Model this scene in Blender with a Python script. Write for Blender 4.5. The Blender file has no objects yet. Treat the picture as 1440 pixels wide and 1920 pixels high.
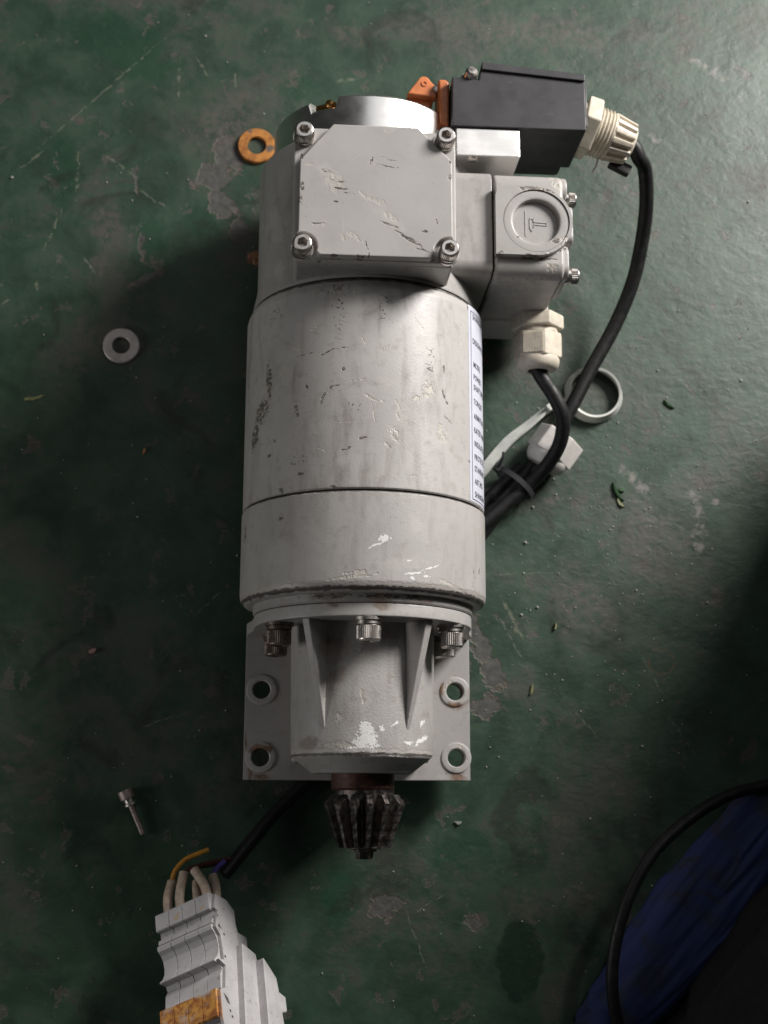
import bpy, bmesh, math, random
import numpy as np
from mathutils import Vector, Matrix, noise as mnoise

random.seed(7)
S = 0.001                                   # everything below is measured in millimetres
R_ = math.radians
scene = bpy.context.scene
COL = scene.collection

# ------------------------------------------------------------------ camera
F_PX, NADIR, YAW, CAM_H, CAM_X = 2440.0, (530.0, 1494.0), -0.02, 752.0, -40.6
_d = np.array([(NADIR[0]-720)/F_PX, -(NADIR[1]-960)/F_PX, -1.0])
_U = -_d/np.linalg.norm(_d)
_y0 = np.array([0, 1.0, 0]); _y0 = _y0-_U*(_y0@_U); _y0 /= np.linalg.norm(_y0)
_x0 = np.cross(_y0, _U)
_X = math.cos(YAW)*_x0+math.sin(YAW)*_y0
_Y = -math.sin(YAW)*_x0+math.cos(YAW)*_y0

def ray(px, py):
    d = np.array([(px-720)/F_PX, (960-py)/F_PX, -1.0])
    return np.array([d@_X, d@_Y, d@_U])
def at(px, py, z=0.0):
    """where the line of sight through a photograph pixel meets height z (mm)"""
    w = ray(px, py); t = (z-CAM_H)/w[2]
    return (w[0]*t+CAM_X, w[1]*t)
def on_cyl(px, py, rad, zc=65.0):
    """where it meets the motor's cylinder of radius rad (axis along y)"""
    w = ray(px, py); a = w[0]**2+w[2]**2
    b = 2*(CAM_X*w[0]+(CAM_H-zc)*w[2]); c = CAM_X**2+(CAM_H-zc)**2-rad*rad
    disc = max(b*b-4*a*c, 0.0); t = (-b-math.sqrt(disc))/(2*a)
    return (CAM_X+w[0]*t, w[1]*t)

cd = bpy.data.cameras.new('camera')
cam = bpy.data.objects.new('camera', cd); COL.objects.link(cam)
M = Matrix(((*_X, 0), (*_Y, 0), (*_U, 0), (0, 0, 0, 1)))
M.translation = Vector((CAM_X*S, 0, CAM_H*S))
cam.matrix_world = M
cd.sensor_fit = 'VERTICAL'; cd.sensor_height = 36.0; cd.sensor_width = 27.0
cd.lens = F_PX/1920*36.0
cd.clip_start = 0.01; cd.clip_end = 50
cd.dof.use_dof = True; cd.dof.focus_distance = 0.650; cd.dof.aperture_fstop = 9.0
scene.camera = cam

# ------------------------------------------------------------------ light
w = bpy.data.worlds.new('World'); scene.world = w; w.use_nodes = True
bg = w.node_tree.nodes['Background']
bg.inputs[0].default_value = (0.95, 0.97, 1.0, 1); bg.inputs[1].default_value = 0.022

def area(name, az, el, dist, sx, sy, power, color, target=(0, 0.15, 0.05)):
    l = bpy.data.lights.new(name, 'AREA'); l.shape = 'RECTANGLE'; l.size = sx; l.size_y = sy
    l.energy = power; l.color = color
    o = bpy.data.objects.new(name, l); COL.objects.link(o)
    t = Vector(target)
    d = Vector((math.cos(R_(az))*math.cos(R_(el)), math.sin(R_(az))*math.cos(R_(el)), math.sin(R_(el))))
    o.location = t+d*dist
    o.rotation_euler = (-d).to_track_quat('-Z', 'Y').to_euler()
    return o
area('window_light', 40, 29.5, 1.3, 0.34, 0.42, 28.0, (1.0, 0.965, 0.93), (0.0, 0.18, 0.05))
area('overhead_fill_light', 64, 56, 2.2, 1.3, 0.9, 3.6, (0.97, 0.985, 1.0))  # added overhead fill, also gives the floor sheen and metal reflections
area('left_fill_light', 190, 17, 1.15, 0.5, 0.32, 2.5, (1.0, 0.97, 0.95), (0.0, 0.04, 0.06))  # added low fill that lifts the motor's left flank, no known source

vs = scene.view_settings
scene.display_settings.display_device = 'sRGB'
vs.view_transform = 'Standard'; vs.look = 'None'; vs.exposure = 0.0; vs.gamma = 1.0
scene.cycles.use_denoising = True
scene.cycles.max_bounces = 6

# ------------------------------------------------------------------ shape helpers (mm)
def weighted_normals(me, ang):
    """split at hard edges, and let big flats keep their own normal next to small bevels"""
    nf = len(me.polygons); nrm = np.zeros(nf*3); ar = np.zeros(nf)
    me.polygons.foreach_get('normal', nrm); me.polygons.foreach_get('area', ar); nrm = nrm.reshape(-1, 3)
    lv = np.zeros(len(me.loops), int); me.loops.foreach_get('vertex_index', lv)
    lt = np.zeros(nf, int); me.polygons.foreach_get('loop_total', lt); lf = np.repeat(np.arange(nf), lt)
    order = np.argsort(lv, kind='stable'); ca = math.cos(ang); out = np.zeros((len(lv), 3))
    starts = np.flatnonzero(np.r_[True, np.diff(lv[order]) > 0]); ends = np.r_[starts[1:], len(order)]
    for a, b in zip(starts, ends):
        li = order[a:b]; f = lf[li]; N = nrm[f]
        W = (N @ N.T > ca)*ar[f][None, :]
        v = W @ N; out[li] = v/np.maximum(np.linalg.norm(v, axis=1, keepdims=True), 1e-12)
    me.normals_split_custom_set(out.tolist())

class G:
    """collects shapes in millimetres, then becomes one mesh object"""
    def __init__(s): s.bm = bmesh.new()
    def _add(s, b, mtx=None):
        bmesh.ops.recalc_face_normals(b, faces=b.faces)
        if mtx is not None: bmesh.ops.transform(b, matrix=mtx, verts=b.verts)
        me = bpy.data.meshes.new('tmp'); b.to_mesh(me); b.free()
        s.bm.from_mesh(me); bpy.data.meshes.remove(me)
        return s
    def prism(s, poly, z0, z1, bev=0.0, seg=2, mtx=None, ang=25, top_only=False):
        b = bmesh.new()
        lo = [b.verts.new((x, y, z0)) for x, y in poly]; hi = [b.verts.new((x, y, z1)) for x, y in poly]
        b.faces.new(lo); b.faces.new(hi); n = len(poly)
        for i in range(n): b.faces.new((lo[i], lo[(i+1) % n], hi[(i+1) % n], hi[i]))
        if bev > 0:
            bmesh.ops.recalc_face_normals(b, faces=b.faces)
            ed = [e for e in b.edges if len(e.link_faces) == 2 and e.calc_face_angle(0) > R_(ang)]
            if top_only: ed = [e for e in ed if all(abs(v.co.z-z1) < 1e-6 for v in e.verts)]
            bmesh.ops.bevel(b, geom=ed, offset=bev, segments=seg, profile=0.5, affect='EDGES', clamp_overlap=True)
        return s._add(b, mtx)
    def box(s, x0, x1, y0, y1, z0, z1, bev=0.0, seg=2, mtx=None):
        return s.prism([(x0, y0), (x1, y0), (x1, y1), (x0, y1)], z0, z1, bev, seg, mtx)
    def holed(s, outer, holes, z0, z1, mtx=None, bev=0.0):
        b = bmesh.new(); eds = []
        for lp in [outer]+holes:
            vsl = [b.verts.new((x, y, z0)) for x, y in lp]
            eds += [b.edges.new((vsl[i], vsl[(i+1) % len(vsl)])) for i in range(len(vsl))]
        r = bmesh.ops.triangle_fill(b, use_beauty=True, use_dissolve=False, edges=eds)
        fs = [f for f in r['geom'] if isinstance(f, bmesh.types.BMFace)]
        ex = bmesh.ops.extrude_face_region(b, geom=fs)
        bmesh.ops.translate(b, vec=(0, 0, z1-z0), verts=[v for v in ex['geom'] if isinstance(v, bmesh.types.BMVert)])
        if bev > 0:
            bmesh.ops.recalc_face_normals(b, faces=b.faces)
            ed = [e for e in b.edges if len(e.link_faces) == 2 and e.calc_face_angle(0) > R_(50)
                  and all(abs(v.co.z-z1) < 1e-6 for v in e.verts)]
            bmesh.ops.bevel(b, geom=ed, offset=bev, segments=2, profile=0.5, affect='EDGES')
        return s._add(b, mtx)
    def lathe(s, prof, seg=64, mtx=None, close=True, a0=0.0, a1=360.0, yfun=None):
        """prof: (radius, height) about local z"""
        b = bmesh.new(); full = abs(a1-a0-360) < 1e-6; n = seg if full else seg+1
        rows = []
        for i in range(n):
            a = R_(a0+(a1-a0)*i/seg); row = []
            for k, (r, z) in enumerate(prof):
                zz = yfun(k, math.degrees(a), z) if yfun else z
                row.append(b.verts.new((r*math.cos(a), r*math.sin(a), zz)))
            rows.append(row)
        m = len(prof)
        for i in range(seg):
            A, B = rows[i], rows[(i+1) % n]
            for k in range(m-1): b.faces.new((A[k], B[k], B[k+1], A[k+1]))
        if close and full:
            for k in (0, m-1):
                if prof[k][0] > 1e-6: b.faces.new([rows[i][k] for i in range(n)])
        bmesh.ops.remove_doubles(b, verts=b.verts, dist=1e-5)
        return s._add(b, mtx)
    def ring(s, prof, seg=64, mtx=None):
        return s.lathe(list(prof)+[prof[0]], seg, mtx, close=False)
    def knurl(s, r, z0, z1, n, depth, mtx=None):
        b = bmesh.new(); lo = []; hi = []
        for i in range(2*n):
            a = math.pi*i/n; rr = r if i % 2 == 0 else r-depth
            lo.append(b.verts.new((rr*math.cos(a), rr*math.sin(a), z0))); hi.append(b.verts.new((rr*math.cos(a), rr*math.sin(a), z1)))
        for i in range(2*n): b.faces.new((lo[i], lo[(i+1) % (2*n)], hi[(i+1) % (2*n)], hi[i]))
        return s._add(b, mtx)
    def tube(s, pts, r, seg=14, per=8, cap=True, rf=None, mtx=None):
        P = spline(pts, per); b = bmesh.new(); rows = []; up = Vector((0.13, 0.21, 0.97))
        for i, p in enumerate(P):
            t = (P[min(i+1, len(P)-1)]-P[max(i-1, 0)]).normalized()
            if i == 0:
                nrm = (up-t*up.dot(t)).normalized()
            else:
                nrm = (nrm-t*nrm.dot(t)).normalized()
            bi = t.cross(nrm); rr = rf(i/(len(P)-1))*r if rf else r
            rows.append([b.verts.new(p+(nrm*math.cos(2*math.pi*k/seg)+bi*math.sin(2*math.pi*k/seg))*rr) for k in range(seg)])
        for i in range(len(rows)-1):
            for k in range(seg): b.faces.new((rows[i][k], rows[i][(k+1) % seg], rows[i+1][(k+1) % seg], rows[i+1][k]))
        if cap: b.faces.new(rows[0]); b.faces.new(rows[-1])
        return s._add(b, mtx)
    def strip(s, pts, wid, thk, up=Vector((0, 0, 1)), per=8, twist=None):
        """flat band along a path, standing on edge (wid along up)"""
        P = spline(pts, per); b = bmesh.new(); rows = []
        for i, p in enumerate(P):
            t = (P[min(i+1, len(P)-1)]-P[max(i-1, 0)]).normalized(); sd = t.cross(up).normalized(); tw = R_(twist(i/(len(P)-1))) if twist else 0; u = (up*math.cos(tw)+sd*math.sin(tw))*wid/2; sd = (sd*math.cos(tw)-up*math.sin(tw))*thk/2
            rows.append([b.verts.new(q) for q in (p+sd+u, p-sd+u, p-sd-u, p+sd-u)])
        for i in range(len(rows)-1):
            for k in range(4): b.faces.new((rows[i][k], rows[i][(k+1) % 4], rows[i+1][(k+1) % 4], rows[i+1][k]))
        b.faces.new(rows[0]); b.faces.new(rows[-1])
        return s._add(b)
    def obj(s, name, m, parent=None, smooth=32, loc=(0, 0, 0), rot=None):
        me = bpy.data.meshes.new(name)
        bmesh.ops.scale(s.bm, vec=(S, S, S), verts=s.bm.verts)
        s.bm.to_mesh(me); s.bm.free()
        if smooth:
            me.shade_smooth()
            if smooth < 90 and len(me.polygons) < 9000: weighted_normals(me, R_(smooth))
            elif smooth < 90: me.set_sharp_from_angle(angle=R_(smooth))
        if m: me.materials.append(m)
        o = bpy.data.objects.new(name, me); COL.objects.link(o)
        o.location = Vector(loc)*S
        if rot is not None: o.rotation_euler = rot
        if parent: o.parent = parent
        return o

def spline(pts, per=8):
    P = [Vector(p) for p in pts]
    if len(P) < 3:
        return [P[0].lerp(P[-1], i/per) for i in range(per+1)]
    E = [P[0]*2-P[1]]+P+[P[-1]*2-P[-2]]; out = []
    for i in range(1, len(E)-2):
        a, b, c, d = E[i-1:i+3]
        for k in range(per):
            t = k/per
            out.append(0.5*((2*b)+(c-a)*t+(2*a-5*b+4*c-d)*t*t+(3*b-a-3*c+d)*t**3))
    out.append(P[-1]); return out

def circ(cx, cy, r, n=32, a0=0, a1=360):
    full = abs(a1-a0-360) < 1e-6
    return [(cx+r*math.cos(R_(a0+(a1-a0)*i/(n if full else n-1))), cy+r*math.sin(R_(a0+(a1-a0)*i/(n if full else n-1)))) for i in range(n)]
def T(x, y, z): return Matrix.Translation((x, y, z))
TO_Y = Matrix.Rotation(R_(-90), 4, 'X')            # local z -> +y
AX = T(0, 0, 65) @ TO_Y                            # about the motor's axis
def aim(p, d):
    """local z along d, origin at p"""
    return T(*p) @ Vector(d).to_track_quat('Z', 'Y').to_matrix().to_4x4()

def copy_of(o, parent=None):
    c = o.copy(); COL.objects.link(c)
    c.parent = parent if parent is not None else o.parent
    for ch in list(o.children): copy_of(ch, c)
    return c
def empty(name, loc=(0, 0, 0)):
    o = bpy.data.objects.new(name, None); COL.objects.link(o); o.location = Vector(loc)*S
    o.empty_display_size = 0.02; return o
def tag(o, label=None, cat=None, group=None, kind=None):
    for k, v in (('label', label), ('category', cat), ('group', group), ('kind', kind)):
        if v: o[k] = v
    return o

# ------------------------------------------------------------------ material helpers
class NT:
    def __init__(s, name, rough=0.5, metal=0.0, spec=0.5):
        s.m = bpy.data.materials.new(name); s.m.use_nodes = True; s.tc = None
        s.t = s.m.node_tree; s.b = s.t.nodes['Principled BSDF']
        s.b.inputs['Roughness'].default_value = rough; s.b.inputs['Metallic'].default_value = metal
        s.b.inputs['Specular IOR Level'].default_value = spec
        tc = s.t.nodes.new('ShaderNodeTexCoord')
        s.tc = tc; s.mm = s.vm('SCALE', tc.outputs['Object'], sc=1000.0)     # object space in mm
    def n(s, ty): return s.t.nodes.new(ty)
    def L(s, a, b): s.t.links.new(a, b)
    def put(s, sock, v):
        if hasattr(v, 'node'): s.L(v, sock)
        elif isinstance(v, (tuple, list)):
            sock.default_value = tuple(v)+(1,) if len(v) == 3 and len(sock.default_value) == 4 else v
        else: sock.default_value = v
    def vm(s, op, a, b=None, sc=None):
        k = s.n('ShaderNodeVectorMath'); k.operation = op; s.put(k.inputs[0], a)
        if b is not None: s.put(k.inputs[1], b)
        if sc is not None: k.inputs['Scale'].default_value = sc
        return k.outputs['Value'] if op in ('LENGTH', 'DOT_PRODUCT') else k.outputs['Vector']
    def ma(s, op, a, b=0.0, clamp=False):
        k = s.n('ShaderNodeMath'); k.operation = op; k.use_clamp = clamp; s.put(k.inputs[0], a); s.put(k.inputs[1], b); return k.outputs[0]
    def noise(s, sc, det=4, ro=0.55, vec=None, dist=0.0, col=False):
        k = s.n('ShaderNodeTexNoise'); s.L(vec if vec is not None else s.mm, k.inputs['Vector'])
        k.inputs['Scale'].default_value = sc; k.inputs['Detail'].default_value = det; k.inputs['Roughness'].default_value = ro
        k.inputs['Distortion'].default_value = dist
        return k.outputs['Color' if col else 'Fac']
    def voro(s, sc, feat='F1', vec=None, out='Distance'):
        k = s.n('ShaderNodeTexVoronoi'); k.feature = feat; s.L(vec if vec is not None else s.mm, k.inputs['Vector'])
        k.inputs['Scale'].default_value = sc; return k.outputs[out]
    def rng(s, v, a, b, c=0.0, d=1.0):
        k = s.n('ShaderNodeMapRange'); k.interpolation_type = 'SMOOTHSTEP'; s.put(k.inputs[0], v)
        for i, x in enumerate((a, b, c, d)): k.inputs[i+1].default_value = x
        return k.outputs[0]
    def mix(s, f, a, b):
        k = s.n('ShaderNodeMix'); k.data_type = 'RGBA'; s.put(k.inputs[0], f); s.put(k.inputs[6], a); s.put(k.inputs[7], b); return k.outputs[2]
    def stretch(s, scale, rot=(0, 0, 0), vec=None):
        k = s.n('ShaderNodeMapping'); s.L(vec if vec is not None else s.mm, k.inputs[0]); k.inputs['Scale'].default_value = scale
        k.inputs['Rotation'].default_value = rot; return k.outputs[0]
    def blobs(s, items, rag=0.5, ns=0.25, soft=0.25, warp=2.0):
        """1 inside ragged ellipses (x, y, rx, ry, degrees), seen from above, mm"""
        if not hasattr(s, '_wn'): s._wn = s.vm('SUBTRACT', s.noise(0.12, 3, 0.6, col=True), (0.5, 0.5, 0.5)); s._rn = {}
        ns = 0.05 if ns < 0.09 else 0.13 if ns < 0.2 else 0.34 if ns < 0.4 else 0.7
        if ns not in s._rn: s._rn[ns] = s.noise(ns, 4, 0.65)
        wv = s.vm('SCALE', s._wn, sc=warp)
        v = s.vm('ADD', s.mm, wv); cur = None
        for (x, y, rx, ry, a) in items:
            k = s.n('ShaderNodeMapping'); k.vector_type = 'TEXTURE'
            if cur is None: s.L(v, k.inputs[0])
            else:                              # evaluate one after the other (keeps the shader stack small)
                q = s.n('ShaderNodeVectorMath'); q.operation = 'MULTIPLY_ADD'; s.L(cur, q.inputs[0]); q.inputs[1].default_value = (1e-7,)*3
                s.L(v, q.inputs[2]); s.L(q.outputs[0], k.inputs[0])
            k.inputs['Location'].default_value = (x, y, 0); k.inputs['Rotation'].default_value = (0, 0, R_(a))
            k.inputs['Scale'].default_value = (rx, ry, 1e5)
            l = s.vm('LENGTH', k.outputs[0]); cur = l if cur is None else s.ma('MINIMUM', cur, l)
        f = s.ma('ADD', cur, s.ma('MULTIPLY', s.ma('SUBTRACT', s._rn[ns], 0.5), rag*2))
        return s.rng(f, 1.0-soft, 1.0, 1.0, 0.0)
    def bump(s, h, dist=0.1, strength=1.0, prev=None):
        k = s.n('ShaderNodeBump'); k.inputs['Strength'].default_value = strength; k.inputs['Distance'].default_value = dist*S
        s.L(h, k.inputs['Height'])
        if prev is not None: s.L(prev, k.inputs['Normal'])
        return k.outputs[0]
    def done(s, col=None, rough=None, metal=None, nrm=None):
        if col is not None: s.put(s.b.inputs['Base Color'], col)
        if rough is not None: s.put(s.b.inputs['Roughness'], rough)
        if metal is not None: s.put(s.b.inputs['Metallic'], metal)
        if nrm is not None: s.L(nrm, s.b.inputs['Normal'])
        return s.m

def plain(name, col, rough=0.5, metal=0.0, var=0.12, ns=0.3, bump=0.05, spec=0.5, streak=None):
    n = NT(name, rough, metal, spec)
    v = n.noise(ns, 5, 0.6, vec=n.stretch(streak) if streak else None)
    c = n.mix(n.rng(v, 0.3, 0.7), tuple(x*(1-var) for x in col), tuple(min(1, x*(1+var)) for x in col))
    r = n.ma('ADD', n.ma('MULTIPLY', n.ma('SUBTRACT', n.noise(ns*2.1, 4), 0.5), 0.25), rough)
    return n.done(c, r, None, n.bump(n.noise(1.6, 4), bump, 0.7))

GREY = (0.405, 0.388, 0.374)
def paint(name, dark=(), light=(), white=(), rust=(), scuff=(), grime_y=(), dots=(), tone=1.0, rough=0.42, dirt=0.35, peel=0.12, lop=0.8, rop=0.6, smear=0.0):
    """worn grey machine enamel with its own chips, scuffs, rust and grease"""
    n = NT(name, rough)
    base = tuple(c*tone for c in GREY)
    big = n.noise(0.03, 4, 0.6); mid = n.noise(0.16, 6, 0.65)
    c = n.mix(n.rng(big, 0.3, 0.7), tuple(x*0.93 for x in base), tuple(x*1.05 for x in base))
    c = n.mix(n.ma('MULTIPLY', n.rng(mid, 0.5, 0.78), dirt), c, (0.20, 0.17, 0.14))
    if smear:                                   # greasy brown smears run along the barrel
        sm = n.noise(0.11, 5, 0.62, vec=n.stretch((1, 0.22, 0.6)), dist=0.5); c = n.mix(n.ma('MULTIPLY', n.rng(sm, 0.46, 0.72), smear), c, (0.155, 0.125, 0.105))
    # hairline scratches at two slants
    sc1 = n.noise(0.5, 3, 0.6, vec=n.stretch((1, 0.06, 1), (0, 0, 0.6)))
    sc2 = n.noise(0.6, 3, 0.6, vec=n.stretch((0.07, 1, 1), (0, 0, 0.25)))
    scr = n.ma('MAXIMUM', n.rng(sc1, 0.70, 0.76), n.rng(sc2, 0.71, 0.77))
    c = n.mix(n.ma('MULTIPLY', scr, 0.28), c, (0.58, 0.56, 0.53))
    # stray pin chips
    spk = n.rng(n.voro(0.35), 0.06, 0.10, 1.0, 0.0)
    spk = n.ma('MULTIPLY', spk, n.rng(n.noise(0.05, 2), 0.52, 0.60))
    c = n.mix(n.ma('MULTIPLY', spk, 0.7), c, (0.12, 0.10, 0.085))
    h = n.ma('MULTIPLY', n.noise(0.9, 3), peel)
    rg = n.ma('ADD', n.ma('MULTIPLY', n.ma('SUBTRACT', mid, 0.5), 0.35), rough)
    if scuff:
        k = n.ma('MULTIPLY', n.blobs(scuff, 0.9, 0.35, 0.5, 4), 0.5); c = n.mix(k, c, (0.50, 0.48, 0.45))
    if dots:
        a = n.blobs(dots, 0.6, 0.06, 0.7, 5); d = n.ma('MULTIPLY', a, n.rng(n.noise(0.75, 2, 0.5), 0.585, 0.65)); c = n.mix(d, c, (0.075, 0.06, 0.05))
        h = n.ma('SUBTRACT', h, n.ma('MULTIPLY', d, 0.5))
    if rust:
        k = n.blobs(rust, 1.0, 0.18, 0.7, 4)
        rc = n.mix(n.rng(n.noise(0.4, 4), 0.35, 0.65), (0.085, 0.045, 0.025), (0.24, 0.125, 0.055))
        c = n.mix(n.ma('MULTIPLY', k, rop), c, rc); rg = n.ma('ADD', rg, n.ma('MULTIPLY', k, 0.3))
    if light:
        k = n.blobs(light, 1.0, 0.3, 0.3, 3); k = n.ma('MULTIPLY', k, n.rng(n.noise(0.42, 3, 0.6, vec=n.stretch((1, 0.45, 1), (0, 0, 0.5))), 0.36, 0.56)); c = n.mix(n.ma('MULTIPLY', k, lop), c, (0.52, 0.48, 0.42)); h = n.ma('SUBTRACT', h, n.ma('MULTIPLY', k, 0.7*lop*lop))
    if dark:
        k = n.blobs(dark, 1.0, 0.35, 0.3, 3); k = n.ma('MULTIPLY', k, n.rng(n.noise(0.5, 3, 0.6, vec=n.stretch((0.45, 1, 1), (0, 0, 0.3))), 0.34, 0.54))
        rim = n.ma('MULTIPLY', n.ma('MULTIPLY', k, n.ma('SUBTRACT', 1.0, k)), 2.6); c = n.mix(rim, c, (0.56, 0.53, 0.49))
        c = n.mix(n.ma('MULTIPLY', k, 0.9), c, n.mix(n.rng(n.noise(0.3, 4), 0.35, 0.65), (0.05, 0.045, 0.04), (0.17, 0.145, 0.12))); h = n.ma('SUBTRACT', h, n.ma('MULTIPLY', k, 0.45))
    if white:
        k = n.blobs(white, 1.7, 0.45, 0.15, 3); c = n.mix(k, c, (0.80, 0.79, 0.77)); h = n.ma('ADD', h, n.ma('MULTIPLY', k, 0.4))
    sep = n.n('ShaderNodeSeparateXYZ'); n.L(n.mm, sep.inputs[0])
    for (y, wd, col, amt) in grime_y:
        dd = n.ma('ABSOLUTE', n.ma('SUBTRACT', sep.outputs[1], y))
        dd = n.ma('ADD', dd, n.ma('MULTIPLY', n.ma('SUBTRACT', n.noise(0.22, 6, 0.7), 0.5), wd*3.2))
        k = n.rng(dd, wd*0.4, wd, amt, 0.0); c = n.mix(k, c, col); h = n.ma('SUBTRACT', h, n.ma('MULTIPLY', k, 0.35))
    return n.done(c, n.ma('MAXIMUM', rg, 0.2), None, n.bump(h, 1.0, 0.55))

def z1(X, Y): return 420+X/2.88, 100+Y/2.88
def z3(X, Y): return 440+X/2.88, 520+Y/2.88
def z4(X, Y): return 440+X/2.88, 960+Y/2.88
PXMM = 1/3.62
def marks(fn, zz, lst, k=2.88):
    out = []
    for (X, Y, a, b, rot) in lst:
        x, y = fn(*zz(X, Y)); out.append((x, y, a/k*PXMM, b/k*PXMM, rot))
    return out
barrel_pt = lambda px, py: on_cyl(px, py, 65)
hub_pt = lambda px, py: on_cyl(px, py, 37)
lid_pt = lambda px, py: at(px, py, 148)
plate_pt = lambda px, py: at(px, py, 26)

M_barrel = paint('worn_grey_enamel_barrel',
    dark=marks(barrel_pt, z3, [(185, 560, 16, 120, 4), (150, 720, 40, 80, -18), (110, 860, 18, 90, -8), (480, 645, 9, 60, -24), (540, 588, 45, 8, 22),
        (338, 722, 12, 42, 12), (392, 588, 7, 20, 10), (590, 498, 12, 10, 30), (355, 1058, 22, 12, 15), (600, 925, 26, 7, 18), (690, 866, 28, 7, 14), (218, 880, 8, 14, 0),
        (535, 1130, 24, 10, 0), (246, 1150, 16, 20, 0), (1050, 495, 24, 8, -12), (1130, 500, 8, 26, 0), (1140, 655, 7, 60, 22), (1150, 765, 30, 5, -35), (1275, 1000, 18, 12, 0), (187, 965, 14, 10, 0),
        (575, 380, 40, 6, 5), (500, 405, 50, 5, 25), (390, 415, 50, 5, 0)]),
    light=marks(barrel_pt, z3, [(862, 840, 24, 44, 25), (885, 880, 18, 14, 0), (825, 905, 30, 8, -40), (1050, 595, 40, 44, 10), (1030, 640, 22, 16, 30), (985, 655, 20, 14, 0), (885, 760, 10, 22, 20), (955, 1070, 22, 6, 0),
        (735, 650, 36, 8, -28), (790, 668, 22, 5, 0), (1120, 850, 32, 60, 0), (640, 85, 12, 14, 0), (515, 615, 26, 5, 25), (640, 556, 76, 3, 9), (745, 720, 4, 60, 12), (520, 110, 5, 40, 15), (700, 345, 30, 5, -60), (430, 275, 34, 5, 15), (880, 680, 5, 40, 30), (810, 380, 30, 4, 40), (590, 780, 60, 3, 5), (1215, 330, 5, 40, 10), (300, 640, 8, 50, -5), (270, 500, 12, 40, 10), (330, 390, 50, 9, -10), (1000, 250, 50, 3, -45), (235, 1130, 16, 12, 0), (470, 930, 30, 4, -30), (950, 1290, 40, 3, -50)]),
    scuff=marks(barrel_pt, z3, [(290, 420, 95, 50, 0), (270, 520, 40, 80, 10), (1040, 330, 90, 180, 8), (700, 330, 60, 30, 20), (1170, 640, 30, 60, 0), (300, 660, 30, 60, 0), (160, 640, 26, 60, 0), (700, 450, 60, 16, 25), (450, 800, 80, 50, 20), (620, 980, 90, 30, 10), (900, 760, 40, 90, 0), (820, 560, 70, 30, -20), (400, 250, 60, 40, 0), (560, 720, 30, 70, 15)]),
    rust=marks(barrel_pt, z3, [(560, 60, 30, 20, 20), (1010, 40, 60, 14, -12)]),
    dots=marks(barrel_pt, z3, [(570, 170, 60, 200, 0), (800, 150, 44, 130, 0), (1060, 440, 55, 100, 0), (560, 60, 120, 40, 0), (650, 700, 60, 40, 0), (330, 980, 70, 50, 0), (230, 200, 40, 80, 0)]),
    grime_y=[(259, 1.0, (0.05, 0.04, 0.035), 0.9)], dirt=0.5, rough=0.43, tone=1.16, smear=0.4)
M_ring = paint('worn_grey_enamel_ring',
    white=marks(barrel_pt, z4, [(805, 140, 30, 20, 10), (765, 178, 46, 6, 24), (1062, 300, 52, 5, 22), (970, 332, 46, 7, 8), (962, 362, 14, 10, 0), (945, 262, 12, 6, 0), (1040, 350, 14, 8, 0)]),
    dark=marks(barrel_pt, z4, [(250, 30, 14, 30, -15), (1290, 330, 4, 36, 12), (1320, 320, 4, 20, 0), (55, 120, 6, 60, 0)]),
    light=marks(barrel_pt, z4, [(660, 325, 60, 12, 5), (1180, 400, 110, 10, -18), (620, 350, 160, 8, 6)]),
    scuff=marks(barrel_pt, z4, [(900, 280, 160, 40, 10), (260, 220, 90, 90, 0), (980, 70, 40, 60, 30)]),
    grime_y=[(101.0, 1.7, (0.42, 0.38, 0.35), 0.75), (99.3, 1.2, (0.06, 0.05, 0.045), 0.9), (147.2, 0.6, (0.06, 0.05, 0.04), 0.8)], dirt=0.4, rough=0.40, smear=0.25, tone=1.1)
M_seat = paint('greasy_grey_enamel', rust=[(-22, 96, 9, 3, 0), (6, 95, 7, 6, 0), (26, 95, 10, 2, 0)], dark=[(-20, 97, 12, 2, 0), (18, 96, 16, 1.5, 0), (0, 96.5, 20, 1.2, 0)], dirt=0.9, rough=0.5, tone=0.85)
M_flange = paint('grey_enamel_flange', rust=[(6, 91, 8, 4, 0), (-18, 92.5, 5, 1.5, 0)], scuff=[(0, 90, 40, 4, 0)], grime_y=[(93.6, 0.8, (0.08, 0.06, 0.045), 0.8)], dirt=0.4)
M_hub = paint('rough_grey_enamel_hub',
    white=marks(hub_pt, z4, [(705, 1175, 34, 40, 0), (690, 1240, 52, 40, 10), (735, 1230, 30, 60, 20), (640, 1278, 40, 16, 0), (1010, 1235, 44, 10, 36), (1012, 1140, 12, 24, -20), (795, 1168, 14, 14, 0), (870, 1145, 24, 7, 35), (940, 1245, 22, 10, 0), (880, 1315, 60, 8, 0)]),
    light=marks(hub_pt, z4, [(560, 1110, 30, 22, -35), (505, 960, 5, 34, -8), (488, 1010, 7, 16, 0), (690, 760, 44, 9, -20), (690, 985, 10, 26, 0), (700, 1020, 12, 16, 0), (560, 1260, 90, 20, 0), (725, 1310, 150, 12, 0)]),
    scuff=marks(hub_pt, z4, [(700, 920, 60, 260, 0), (560, 1200, 130, 80, 0)]),
    rust=marks(hub_pt, z4, [(520, 740, 90, 110, 0), (560, 880, 60, 60, 0), (395, 1260, 60, 60, 0), (680, 1290, 40, 20, 0), (800, 650, 40, 90, 0)]),
    grime_y=[(22, 1.7, (0.46, 0.43, 0.40), 0.75), (20.6, 0.9, (0.08, 0.07, 0.06), 0.85)], dirt=0.55, rough=0.45, peel=0.32, rop=0.4, smear=0.3)
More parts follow.
